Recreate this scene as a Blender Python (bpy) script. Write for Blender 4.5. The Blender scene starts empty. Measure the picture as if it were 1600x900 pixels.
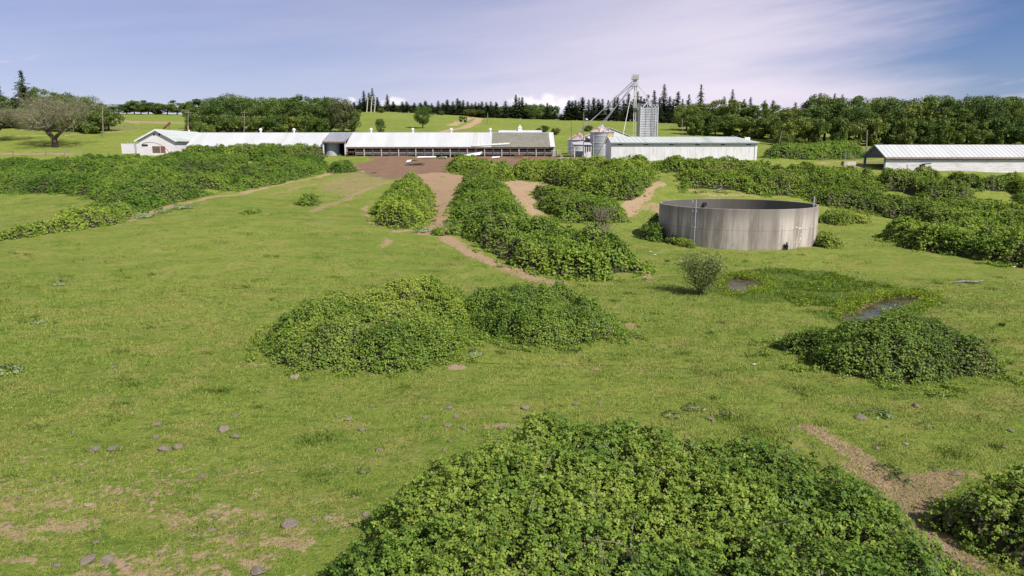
import bpy, math, random
import numpy as np
from mathutils import Vector
R = math.radians
C = bpy.context.scene.collection
SC = bpy.context.scene
rng = np.random.default_rng(7)
random.seed(7)

# ------------------------------------------------------------------ camera model (used to turn measurements into places)
CZ, F, HOR = 11.0, 1067.0, 240.0
EXPOSURE = 0.35
PITCH = math.atan((450 - HOR) / F)
CP, SP = math.cos(PITCH), math.sin(PITCH)
def zrow(Y, row):
    v = (450 - row) / F
    return CZ + Y * (v * CP - SP) / (CP + v * SP)
def xcol(px, row, Y):
    v = (450 - row) / F
    return (px - 800) / F / (CP + v * SP) * Y

# ------------------------------------------------------------------ noise
def _h(i, j, s):
    n = (i.astype(np.int64) * 374761393 + j.astype(np.int64) * 668265263 + s * 974634777) & 0x7fffffff
    n = ((n ^ (n >> 13)) * 1274126177) & 0x7fffffff
    return ((n ^ (n >> 16)) & 0xffff) / 65535.0
def vnoise(x, y, s=0):
    x = np.asarray(x, float); y = np.asarray(y, float)
    i = np.floor(x); j = np.floor(y); fx = x - i; fy = y - j
    fx = fx * fx * (3 - 2 * fx); fy = fy * fy * (3 - 2 * fy)
    a = _h(i, j, s); b = _h(i + 1, j, s); c = _h(i, j + 1, s); d = _h(i + 1, j + 1, s)
    return (a * (1 - fx) + b * fx) * (1 - fy) + (c * (1 - fx) + d * fx) * fy
def fbm(x, y, s=0, o=3):
    t = 0; a = 1; w = 0
    for k in range(o):
        t = t + a * vnoise(x * 2 ** k + 17.3 * k, y * 2 ** k - 9.1 * k, s + k); w += a; a *= .5
    return t / w

# ------------------------------------------------------------------ terrain height
PROF = {
 -200: [(60,'z',.2),(85,'z',1.6),(108,'z',.4),(130,'r',312),(165,'r',262),(185,'r',240),(197,'r',231),(240,'r',192),(300,'r',188),(400,'r',186)],
 0:    [(60,'z',.3),(85,'z',1.6),(108,'z',.5),(130,'r',312),(165,'r',262),(185,'r',240),(197,'r',231),(240,'r',192),(300,'r',188),(400,'r',185)],
 200:  [(60,'z',.3),(85,'z',1.7),(100,'z',2.0),(130,'r',302),(165,'r',258),(182,'r',239),(200,'r',230),(240,'r',205),(300,'r',190),(400,'r',177),(460,'r',178)],
 400:  [(60,'z',.3),(90,'z',2.2),(130,'r',300),(165,'r',262),(181,'r',244.5),(200,'z',11.3),(240,'r',206),(330,'r',190),(400,'r',181),(460,'r',181)],
 600:  [(60,'z',.2),(90,'z',1.9),(130,'r',301),(165,'r',261),(181,'r',244),(200,'z',11.3),(232,'r',206),(300,'r',187),(360,'r',174),(430,'r',174)],
 800:  [(60,'z',0),(90,'z',1.3),(130,'r',301),(165,'r',260),(181,'r',244),(200,'z',11.3),(232,'r',208),(300,'r',195),(345,'r',186),(430,'r',187)],
 1000: [(60,'z',0),(92,'z',.4),(108,'z',1.6),(125,'r',288),(150,'r',250),(180,'r',241),(200,'z',11.6),(240,'r',212),(300,'r',197),(345,'r',190),(430,'r',190)],
 1200: [(60,'z',0),(100,'z',.2),(112,'z',1.5),(130,'r',285),(150,'r',249),(180,'r',240),(230,'r',228),(270,'r',210),(340,'r',200),(430,'r',200)],
 1400: [(60,'z',0),(100,'z',.1),(112,'z',1.0),(138,'r',268),(152,'r',258),(180,'r',243),(225,'r',228),(250,'r',222),(340,'r',215),(430,'r',210)],
 1600: [(60,'z',0),(100,'z',.0),(112,'z',.9),(138,'r',271),(152,'r',260),(180,'r',243),(225,'r',228),(250,'r',222),(340,'r',215),(430,'r',210)],
 1800: [(60,'z',0),(100,'z',.0),(112,'z',.9),(138,'r',271),(152,'r',260),(180,'r',243),(225,'r',228),(250,'r',222),(340,'r',215),(430,'r',210)],
}
S_AX = np.linspace(math.log(20), math.log(3020), 900)
UC = np.array([(k - 800) / F for k in PROF])
U_AX = np.linspace(-.94, .94, 189)
def _table():
    T = np.zeros((len(PROF), len(S_AX)))
    for a, k in enumerate(PROF):
        pts = [(-30., 0.), (30., 0.)] + [(Y, z if m == 'z' else zrow(Y, z)) for Y, m, z in PROF[k]]
        pts += [(700., pts[-1][1] + 3), (3100., 24.)]
        T[a] = np.interp(np.exp(S_AX) - 20, [p[0] for p in pts], [p[1] for p in pts])
    kern = np.exp(-np.linspace(-2, 2, 13) ** 2); kern /= kern.sum()
    P = np.pad(T, ((0, 0), (6, 6)), mode='edge')
    T = np.stack([np.convolve(r, kern, 'valid') for r in P])
    Z = np.stack([np.interp(U_AX, UC, T[:, j]) for j in range(T.shape[1])], 1)
    k2 = np.exp(-np.linspace(-2, 2, 17) ** 2); k2 /= k2.sum()
    P = np.pad(Z, ((8, 8), (0, 0)), mode='edge')
    return np.stack([np.convolve(P[:, j], k2, 'valid') for j in range(Z.shape[1])], 1)
TAB = _table()
def zf0(X, Y):
    X = np.asarray(X, float); Y = np.asarray(Y, float)
    s = np.clip((np.log(np.maximum(Y, -19.9) + 20) - S_AX[0]) / (S_AX[1] - S_AX[0]), 0, len(S_AX) - 1.001)
    u = np.clip((X / np.maximum(Y, 12) - U_AX[0]) / (U_AX[1] - U_AX[0]), 0, len(U_AX) - 1.001)
    i = u.astype(int); j = s.astype(int); fu = u - i; fs = s - j
    z = (TAB[i, j] * (1 - fs) + TAB[i, j + 1] * fs) * (1 - fu) + (TAB[i + 1, j] * (1 - fs) + TAB[i + 1, j + 1] * fs) * fu
    z = z + (fbm(X / 7, Y / 7, 3) - .5) * .35 + (fbm(X / 1.5, Y / 1.5, 8, 4) - .5) * .15
    far = np.clip((Y - 60) / 60, 0, 1)
    return z + far * (fbm(X / 26, Y / 26, 5) - .5) * 1.0
def sd_poly(X, Y, P):
    """signed distance, positive inside"""
    X = np.asarray(X, float); Y = np.asarray(Y, float)
    d = np.full(X.shape, 1e9); ins = np.zeros(X.shape, bool); n = len(P)
    for a in range(n):
        x0, y0 = P[a]; x1, y1 = P[(a + 1) % n]
        dx, dy = x1 - x0, y1 - y0
        t = np.clip(((X - x0) * dx + (Y - y0) * dy) / (dx * dx + dy * dy + 1e-12), 0, 1)
        d = np.minimum(d, np.hypot(X - x0 - t * dx, Y - y0 - t * dy))
        c = ((y0 > Y) != (y1 > Y))
        if abs(dy) > 1e-12: ins ^= c & (X < (x1 - x0) * (Y - y0) / dy + x0)
    return np.where(ins, d, -d)
def sd_line(X, Y, P):
    d = np.full(np.shape(X), 1e9)
    for a in range(len(P) - 1):
        x0, y0 = P[a]; x1, y1 = P[a + 1]; dx, dy = x1 - x0, y1 - y0
        t = np.clip(((X - x0) * dx + (Y - y0) * dy) / (dx * dx + dy * dy + 1e-12), 0, 1)
        d = np.minimum(d, np.hypot(X - x0 - t * dx, Y - y0 - t * dy))
    return d
_YS = np.concatenate([np.arange(8, 120, .1), np.arange(120, 700, .4)])
def hit(px, py, h=0.):
    v = (450 - py) / F
    k = (v * CP - SP) / (CP + v * SP); m = (px - 800) / F / (CP + v * SP)
    b = np.nonzero(CZ + k * _YS < zf0(m * _YS, _YS) + h)[0]
    Y = _YS[b[0]] if len(b) else _YS[-1]
    return float(m * Y), float(Y)
def wpoly(pts):
    out = []
    for p in pts:
        out.append((p[1], p[2]) if p[0] == 'w' else hit(p[0], p[1], p[2] if len(p) > 2 else 0))
    return out
POND_A = wpoly([(1128,437),(1150,434),(1186,438),(1187,445),(1172,453),(1150,458),(1138,454)])
POND_B = wpoly([(1318,496),(1350,481),(1382,466),(1412,463),(1438,463),(1434,472),(1395,484),(1350,498)])
POND_Z = float(np.mean([zf0(*p) for p in POND_A + POND_B])) - .12
def zf(X, Y):
    X = np.asarray(X, float); Y = np.asarray(Y, float)
    z = zf0(X, Y)
    for P in (POND_A, POND_B):
        q = np.array(P); near = (X > q[:, 0].min() - 3) & (X < q[:, 0].max() + 3) & (Y > q[:, 1].min() - 3) & (Y < q[:, 1].max() + 3)
        if np.any(near):
            s = np.clip((sd_poly(X, Y, P) + .8) / 1.4, 0, 1); s = s * s * (3 - 2 * s)
            z = np.where(near, z * (1 - s) + (POND_Z - .35) * s, z)
    return z
def gz(x, y): return float(zf(np.array([x]), np.array([y]))[0])
def G(px, py, h=0.):
    x, y = hit(px, py, h); return x, y, gz(x, y)

# ------------------------------------------------------------------ materials
def new_mat(name):
    m = bpy.data.materials.new(name); m.use_nodes = True
    nt = m.node_tree; b = nt.nodes['Principled BSDF']
    return m, nt, b
def N(nt, t, **kw):
    n = nt.nodes.new(t)
    for k, v in kw.items():
        if k.startswith('i_'): n.inputs[k[2:].replace('_', ' ')].default_value = v
        else: setattr(n, k, v)
    return n
def L(nt, a, b): nt.links.new(a, b)
def noise(nt, vec, scale, detail=3, rough=.55):
    n = N(nt, 'ShaderNodeTexNoise'); n.inputs['Scale'].default_value = scale
    n.inputs['Detail'].default_value = detail; n.inputs['Roughness'].default_value = rough
    if vec is not None: L(nt, vec, n.inputs['Vector'])
    return n.outputs['Fac']
def ramp(nt, fac, stops):
    r = N(nt, 'ShaderNodeValToRGB'); e = r.color_ramp.elements
    while len(e) < len(stops): e.new(.5)
    for k, (p, c) in enumerate(stops):
        e[k].position = p; e[k].color = (*c, 1) if len(c) == 3 else c
    L(nt, fac, r.inputs['Fac']); return r.outputs['Color']
def mixc(nt, fac, a, b, mode='MIX'):
    m = N(nt, 'ShaderNodeMix'); m.data_type = 'RGBA'; m.blend_type = mode
    for s, v in ((0, fac), (6, a), (7, b)):
        if isinstance(v, (int, float)): m.inputs[s].default_value = v
        elif isinstance(v, tuple): m.inputs[s].default_value = (*v, 1)
        else: L(nt, v, m.inputs[s])
    return m.outputs[2]
def math_(nt, op, a, b=None, c=None):
    m = N(nt, 'ShaderNodeMath'); m.operation = op
    for k, v in enumerate((a, b, c)):
        if v is None: continue
        if isinstance(v, (int, float)): m.inputs[k].default_value = v
        else: L(nt, v, m.inputs[k])
    return m.outputs[0]
def sstep(nt, v, lo, hi):
    m = N(nt, 'ShaderNodeMapRange'); m.interpolation_type = 'SMOOTHSTEP'
    L(nt, v, m.inputs[0]); m.inputs[1].default_value = lo; m.inputs[2].default_value = hi
    return m.outputs[0]
def bump(nt, b, h, strength, dist):
    n = N(nt, 'ShaderNodeBump'); n.inputs['Strength'].default_value = strength; n.inputs['Distance'].default_value = dist
    L(nt, h, n.inputs['Height']); L(nt, n.outputs[0], b.inputs['Normal'])
def attr(nt, name):
    a = N(nt, 'ShaderNodeAttribute'); a.attribute_name = name; return a.outputs['Fac']

def surf(name, c1, c2, scale=2., stretch=(1,1,1), rough=.8, spec=.3, metallic=0., bmp=.0, c3=None, c3scale=.3, lo=.35, hi=.65, c3lo=.5, c3hi=.75):
    m, nt, b = new_mat(name)
    tc = N(nt, 'ShaderNodeTexCoord'); mp = N(nt, 'ShaderNodeMapping'); mp.inputs['Scale'].default_value = stretch
    L(nt, tc.outputs['Object'], mp.inputs['Vector'])
    f = noise(nt, mp.outputs[0], scale, 5)
    col = ramp(nt, f, [(lo, c1), (hi, c2)])
    if c3:
        g = noise(nt, mp.outputs[0], c3scale, 6, .65)
        col = mixc(nt, sstep(nt, g, c3lo, c3hi), col, c3)
    L(nt, col, b.inputs['Base Color']); b.inputs['Roughness'].default_value = rough; b.inputs['Metallic'].default_value = metallic; b.inputs['Specular IOR Level'].default_value = spec
    if bmp: bump(nt, b, f, bmp, .05)
    return m

def leaf_mat(name, stops, trans=.25, rough=.5, objvar=.25, spec=.3):
    m, nt, b = new_mat(name)
    col = ramp(nt, attr(nt, 'tint'), stops)
    oi = N(nt, 'ShaderNodeObjectInfo')
    hs = N(nt, 'ShaderNodeHueSaturation')
    L(nt, col, hs.inputs['Color'])
    L(nt, math_(nt, 'MULTIPLY_ADD', oi.outputs['Random'], objvar, 1 - objvar / 2), hs.inputs['Value'])
    L(nt, math_(nt, 'MULTIPLY_ADD', oi.outputs['Random'], -objvar * .10, .5 + objvar * .05), hs.inputs['Hue'])
    L(nt, hs.outputs[0], b.inputs['Base Color']); b.inputs['Roughness'].default_value = rough
    b.inputs['Specular IOR Level'].default_value = spec
    tr = N(nt, 'ShaderNodeBsdfTranslucent'); L(nt, mixc(nt, .5, hs.outputs[0], (.16, .2, .02)), tr.inputs['Color'])
    mx = N(nt, 'ShaderNodeMixShader'); mx.inputs[0].default_value = trans
    out = nt.nodes['Material Output']
    L(nt, b.outputs[0], mx.inputs[1]); L(nt, tr.outputs[0], mx.inputs[2]); L(nt, mx.outputs[0], out.inputs['Surface'])
    return m

def grass_color(nt):
    ge = N(nt, 'ShaderNodeNewGeometry'); pos = ge.outputs['Position']
    a = noise(nt, pos, .045, 3); b2 = noise(nt, pos, .33, 4, .6); c = noise(nt, pos, 2.2, 4, .65); d = noise(nt, pos, 11., 4, .75)
    mp = N(nt, 'ShaderNodeMapping'); mp.inputs['Rotation'].default_value = (0, 0, .5); mp.inputs['Scale'].default_value = (1., 2.2, 1.); L(nt, pos, mp.inputs['Vector'])
    e2 = noise(nt, mp.outputs[0], .8, 5, .7); f2 = noise(nt, mp.outputs[0], 3.1, 4, .7)
    col = mixc(nt, sstep(nt, a, .36, .66), GRASS_A, GRASS_B)
    col = mixc(nt, math_(nt, 'MULTIPLY', sstep(nt, b2, .46, .66), .75), col, GRASS_DRY)
    col = mixc(nt, math_(nt, 'MULTIPLY', sstep(nt, f2, .46, .68), .60), col, GRASS_DRY)
    h2 = noise(nt, mp.outputs[0], .09, 4, .6); col = mixc(nt, math_(nt, 'MULTIPLY', sstep(nt, h2, .50, .66), .4), col, (.30, .27, .07))
    col = mixc(nt, math_(nt, 'MULTIPLY', sstep(nt, c, .50, .66), .55), col, GRASS_DK)
    col = mixc(nt, math_(nt, 'MULTIPLY', sstep(nt, e2, .52, .64), .7), col, GRASS_DK)
    g2 = noise(nt, mp.outputs[0], .17, 5, .72); col = mixc(nt, math_(nt, 'MULTIPLY', sstep(nt, g2, .50, .66), .5), col, (.11, .18, .02))
    col = mixc(nt, math_(nt, 'MULTIPLY', sstep(nt, d, .50, .72), .6), col, (.06, .10, .015))
    col = mixc(nt, math_(nt, 'MULTIPLY', math_(nt, 'SUBTRACT', 1., sstep(nt, d, .30, .48)), .6), col, (.32, .38, .08))
    return col, pos, c, d
GRASS_A, GRASS_B, GRASS_DRY, GRASS_DK = (.178, .246, .036), (.246, .298, .050), (.325, .295, .085), (.092, .168, .019)

def ground_mat():
    m, nt, b = new_mat('pasture_ground')
    col, pos, c, d = grass_color(nt)
    # lush wet growth
    lush = sstep(nt, math_(nt, 'ADD', attr(nt, 'lush'), math_(nt, 'MULTIPLY_ADD', c, .8, -.4)), .4, .7)
    col = mixc(nt, math_(nt, 'MULTIPLY', lush, .8), col, mixc(nt, d, (.04, .085, .012), (.10, .16, .02)))
    n1 = noise(nt, pos, 1.5, 5, .75); n2 = noise(nt, pos, 3.5, 5, .7); n3 = noise(nt, pos, 11., 3, .7)
    e = math_(nt, 'ADD', attr(nt, 'dirt'), math_(nt, 'ADD', math_(nt, 'MULTIPLY_ADD', n1, 1.0, -.5), math_(nt, 'MULTIPLY_ADD', n2, 1.35, -.675)))
    dm = sstep(nt, e, .45, .62)
    tan_ = mixc(nt, n2, (.41, .275, .155), (.56, .41, .25)); brown = mixc(nt, n2, (.14, .080, .056), (.25, .152, .106))
    dc = mixc(nt, attr(nt, 'dtone'), brown, tan_)
    dc = mixc(nt, math_(nt, 'MULTIPLY', sstep(nt, noise(nt, pos, .4, 5, .7), .48, .64), .45), dc, mixc(nt, .5, dc, (.36, .24, .16)))
    dc = mixc(nt, math_(nt, 'MULTIPLY', sstep(nt, n3, .55, .75), .5), dc, mixc(nt, .5, dc, (.09, .05, .035)))
    dc = mixc(nt, math_(nt, 'MULTIPLY', sstep(nt, noise(nt, pos, 1.3, 4, .7), .58, .7), .55), dc, (.13, .15, .03))
    col = mixc(nt, dm, col, dc)
    L(nt, col, b.inputs['Base Color']); b.inputs['Roughness'].default_value = .95; b.inputs['Specular IOR Level'].default_value = .1
    bump(nt, b, math_(nt, 'ADD', math_(nt, 'MULTIPLY', c, 1.0), math_(nt, 'ADD', math_(nt, 'MULTIPLY', d, .7), math_(nt, 'MULTIPLY', n2, .5))), .9, .18)
    return m

def grass_mat():
    m, nt, b = new_mat('grass_blades')
    col, pos, c, d = grass_color(nt)
    t = attr(nt, 'tint')
    oi = mixc(nt, attr(nt, 'dry'), col, (.34, .38, .09)); col = mixc(nt, t, oi, (.065, .125, .014)); L(nt, col, b.inputs['Base Color']); b.inputs['Roughness'].default_value = .7
    b.inputs['Specular IOR Level'].default_value = .15
    return m

M = {}
M['ground'] = ground_mat()
M['grass'] = grass_mat()
BR = [(0, (.055, .11, .014)), (.3, (.13, .215, .028)), (.62, (.235, .325, .042)), (.86, (.37, .43, .065)), (.93, (.17, .15, .07)), (1, (.21, .18, .12))]
M['bramble'] = leaf_mat('bramble_leaf', BR, .3, .5, spec=.22)
M['bramble_far'] = leaf_mat('bramble_leaf_bright', [(0, (.05, .10, .013)), (.3, (.118, .208, .024)), (.62, (.205, .312, .036)), (.86, (.33, .41, .055)), (.93, (.17, .15, .07)), (1, (.22, .18, .12))], .3, .55, spec=.2)
M['under'] = surf('bramble_shade_hull', (.018, .024, .008), (.05, .045, .02), 3., rough=1)  # near-black hull colour, painting shade into the gaps between leaves
M['cane'] = surf('dead_cane_wood', (.16, .12, .09), (.30, .25, .20), 4., rough=.9)
M['oak'] = leaf_mat('oak_leaf', [(0, (.042, .076, .014)), (.5, (.122, .185, .032)), (1, (.26, .32, .062))], .2, .55, .5)  # leaf colours lightened to stand in for haze over far trees
M['oak_pale'] = leaf_mat('pale_olive_leaf', [(0, (.04, .05, .016)), (.5, (.12, .14, .05)), (1, (.24, .25, .11))], .2, .55, .2)
M['fir'] = leaf_mat('fir_needles', [(0, (.024, .042, .020)), (.6, (.056, .088, .038)), (1, (.11, .148, .062))], .08, .6, .5)  # needle colours lightened, painting in some distance haze
M['shrub'] = leaf_mat('shrub_leaf', [(0, (.06, .09, .024)), (.5, (.16, .205, .055)), (1, (.32, .36, .14))], .25, .5, .2)
M['marsh'] = leaf_mat('marsh_leaf', [(0, (.06, .13, .014)), (.5, (.165, .27, .022)), (1, (.32, .40, .03))], .3, .5, .1)
M['thistle'] = leaf_mat('thistle_leaf', [(0, (.15, .21, .08)), (1, (.30, .38, .17))], .2, .6, .1)
M['twig'] = leaf_mat('bare_twigs_and_buds', [(0, (.16, .14, .09)), (.6, (.30, .285, .17)), (1, (.27, .32, .12))], .15, .8, .15)
M['bark'] = surf('tree_bark', (.035, .028, .02), (.09, .075, .055), 3., (1, 1, .2), .95, bmp=.4)
M['bark_dark'] = surf('wet_dark_bark', (.022, .016, .012), (.06, .045, .035), 3., (1, 1, .2), .95, bmp=.4)
M['rock'] = surf('field_stone', (.145, .118, .085), (.255, .215, .16), 6., rough=.95, spec=.05, bmp=.8, c3=(.30, .27, .23), c3scale=9., c3lo=.56, c3hi=.72)
M['rock_pale'] = surf('pale_stone', (.22, .17, .12), (.33, .27, .2), 6., rough=.95, bmp=.5)
M['white_roof'] = surf('white_painted_sheet_roof', (.50, .505, .495), (.57, .575, .56), .5, (1, .15, .15), .6, c3=(.42, .425, .40), c3scale=.25, c3lo=.55, c3hi=.8)
M['green_roof'] = surf('pale_green_white_sheet_roof', (.49, .52, .49), (.555, .575, .55), .4, (1, .15, .15), .6, c3=(.38, .43, .38), c3scale=.3)
M['grey_roof'] = surf('weathered_grey_sheet_roof', (.25, .255, .28), (.33, .335, .36), .8, (1, .2, .2), .5, c3=(.2, .19, .2), c3scale=.5)
M['shingle'] = surf('mossy_old_shingles', (.20, .19, .15), (.34, .33, .28), 2.2, (.5, 3, 3), .95, c3=(.15, .16, .08), c3scale=.9)
M['white_wall'] = surf('white_painted_blocks', (.66, .64, .65), (.76, .745, .745), .8, (1, 1, .35), rough=.85, c3=(.48, .455, .44), c3scale=1.3, c3lo=.52, c3hi=.8)
M['old_white'] = surf('peeling_white_boards', (.6, .57, .57), (.78, .75, .75), 1.6, (.3, .3, 3), .9, c3=(.42, .38, .35), c3scale=1.0)
M['house_wall'] = surf('white_lap_siding', (.66, .62, .63), (.74, .70, .70), .6, rough=.8)
M['dark'] = surf('dark_boards_and_shade', (.015, .013, .012), (.04, .034, .03), 1., rough=1)  # near-black; on the barn interior walls this colour stands in for shade
M['dark_gable'] = surf('weathered_black_boards', (.035, .037, .05), (.14, .14, .17), 2.5, (1, 1, .4), .9)
M['teal'] = surf('dull_teal_trim', (.10, .15, .15), (.17, .22, .21), 2., rough=.7)
M['wood'] = surf('grey_weathered_wood', (.15, .125, .10), (.30, .26, .215), 3., (1, 1, .3), .9)
M['pale_wood'] = surf('bleached_wood', (.42, .37, .31), (.62, .57, .5), 3., (1, 1, .3), .9)
M['brown_wood'] = surf('brown_fascia_wood', (.10, .07, .055), (.20, .145, .115), 3., (.3, 1, 1), .9)
M['dirtwood'] = surf('manure_stained_boards', (.07, .06, .045), (.17, .15, .115), 2., (.4, 1, 2), .95)
M['galv'] = surf('galvanised_steel', (.30, .31, .34), (.42, .43, .46), 1.2, (1, 1, .3), .5, .35)
M['silo'] = surf('dull_silo_steel', (.34, .345, .36), (.46, .465, .48), 1.5, (1, 1, .3), .6, metallic=.1, c3=(.27, .27, .28), c3scale=.6)
M['galv_lt'] = surf('bright_galvanised_steel', (.5, .51, .53), (.64, .65, .67), 2., rough=.5, metallic=.2)
M['rust_roof'] = surf('rust_streaked_bin_roof', (.44, .42, .43), (.57, .55, .56), 2., (1, 1, .3), .6, .1, c3=(.30, .16, .11), c3scale=1.1, c3lo=.42, c3hi=.58)
M['rust'] = surf('red_brown_rust', (.16, .06, .035), (.28, .12, .08), 5., rough=.95)
M['leg_steel'] = surf('weathered_leg_steel', (.36, .34, .29), (.52, .5, .44), 2., (1, 1, .3), .7)
M['white_scrap'] = surf('white_sheet_scrap', (.66, .67, .66), (.8, .81, .8), 2., rough=.6)
M['black'] = surf('black_plastic', (.012, .012, .014), (.03, .03, .033), 4., rough=.6)
M['cow'] = surf('dark_brown_hide', (.045, .018, .014), (.09, .035, .026), 3., rough=.8)
M['orange'] = surf('orange_paint', (.55, .17, .06), (.65, .25, .12), 3., rough=.8)
M['yellow'] = surf('yellow_paint', (.55, .45, .12), (.65, .52, .2), 3., rough=.7)

def concrete_mat(name, inside):
    m, nt, b = new_mat(name)
    tc = N(nt, 'ShaderNodeTexCoord'); sp = N(nt, 'ShaderNodeSeparateXYZ'); L(nt, tc.outputs['Object'], sp.inputs[0])
    ang = math_(nt, 'ARCTAN2', sp.outputs['Y'], sp.outputs['X'])
    cb = N(nt, 'ShaderNodeCombineXYZ'); L(nt, math_(nt, 'MULTIPLY', ang, 10.), cb.inputs[0]); L(nt, math_(nt, 'MULTIPLY', sp.outputs['Z'], .10), cb.inputs[2])
    st = noise(nt, cb.outputs[0], .75, 7, .72)
    st2 = noise(nt, cb.outputs[0], .16, 3, .5)
    fine = noise(nt, tc.outputs['Object'], 2.2, 6, .7)
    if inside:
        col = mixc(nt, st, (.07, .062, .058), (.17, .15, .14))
    else:
        col = mixc(nt, sstep(nt, st, .36, .62), (.255, .212, .178), (.60, .525, .465))
        col = mixc(nt, math_(nt, 'MULTIPLY', sstep(nt, st2, .45, .68), .55), col, (.19, .165, .145))
        # washed lighter towards the foot, grimy collar at the rim
        hz = math_(nt, 'ADD', sp.outputs['Z'], math_(nt, 'MULTIPLY_ADD', st, 3.4, -1.7))
        col = mixc(nt, math_(nt, 'MULTIPLY', sstep(nt, hz, 3.0, 5.0), .6), col, (.17, .145, .13))
        seam = math_(nt, 'ABSOLUTE', math_(nt, 'SUBTRACT', sp.outputs['Z'], 2.35))
        col = mixc(nt, math_(nt, 'MULTIPLY', math_(nt, 'LESS_THAN', seam, .035), .35), col, (.12, .11, .1))
        vs = math_(nt, 'ABSOLUTE', math_(nt, 'SUBTRACT', math_(nt, 'FRACT', math_(nt, 'MULTIPLY', ang, 8.6)), .5))
        col = mixc(nt, math_(nt, 'MULTIPLY', math_(nt, 'LESS_THAN', vs, .02), .35), col, (.15, .14, .13))
    col = mixc(nt, math_(nt, 'MULTIPLY', fine, .4), col, mixc(nt, .5, col, (.1, .09, .08)))
    L(nt, col, b.inputs['Base Color']); b.inputs['Roughness'].default_value = .92
    bump(nt, b, fine, .3, .03)
    return m
M['concrete'] = concrete_mat('stained_concrete', False)
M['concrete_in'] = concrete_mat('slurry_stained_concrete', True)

def water_mat():
    m, nt, b = new_mat('murky_pond_water')
    ge = N(nt, 'ShaderNodeNewGeometry')
    f = noise(nt, ge.outputs['Position'], .9, 4)
    L(nt, ramp(nt, f, [(.4, (.045, .038, .025)), (.65, (.11, .09, .065))]), b.inputs['Base Color'])
    b.inputs['Roughness'].default_value = .12; b.inputs['IOR'].default_value = 1.33
    bump(nt, b, noise(nt, ge.outputs['Position'], 5., 2), .08, .02)
    return m
M['water'] = water_mat()

# ------------------------------------------------------------------ mesh helpers
def raw_mesh(name, co, faces_flat, per, mats, tint=None, midx=None, smooth=False):
    me = bpy.data.meshes.new(name)
    co = np.ascontiguousarray(co, np.float32); ff = np.ascontiguousarray(faces_flat, np.int32).ravel()
    nf = len(ff) // per
    me.vertices.add(len(co)); me.vertices.foreach_set('co', co.ravel())
    me.loops.add(len(ff)); me.loops.foreach_set('vertex_index', ff)
    me.polygons.add(nf); me.polygons.foreach_set('loop_start', np.arange(nf, dtype=np.int32) * per)
    try: me.polygons.foreach_set('loop_total', np.full(nf, per, np.int32))
    except Exception: pass
    if midx is not None: me.polygons.foreach_set('material_index', np.ascontiguousarray(midx, np.int32))
    me.update(calc_edges=True)
    if smooth: me.polygons.foreach_set('use_smooth', np.ones(nf, bool))
    for m in (mats if isinstance(mats, (list, tuple)) else [mats]): me.materials.append(m)
    if tint is not None:
        a = me.attributes.new('tint', 'FLOAT', 'POINT'); a.data.foreach_set('value', np.ascontiguousarray(tint, np.float32))
    me.validate()
    return me
def link(name, me, parent=None):
    o = bpy.data.objects.new(name, me); C.objects.link(o)
    if parent: o.parent = parent
    return o
def tag(o, label=None, cat=None, group=None, kind=None):
    if label: o['label'] = label
    if cat: o['category'] = cat
    if group: o['group'] = group
    if kind: o['kind'] = kind
    return o
def empty(name, loc, label, cat, group=None):
    o = bpy.data.objects.new(name, None); C.objects.link(o); o.location = loc; o.empty_display_size = .3
    return tag(o, label, cat, group)
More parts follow.
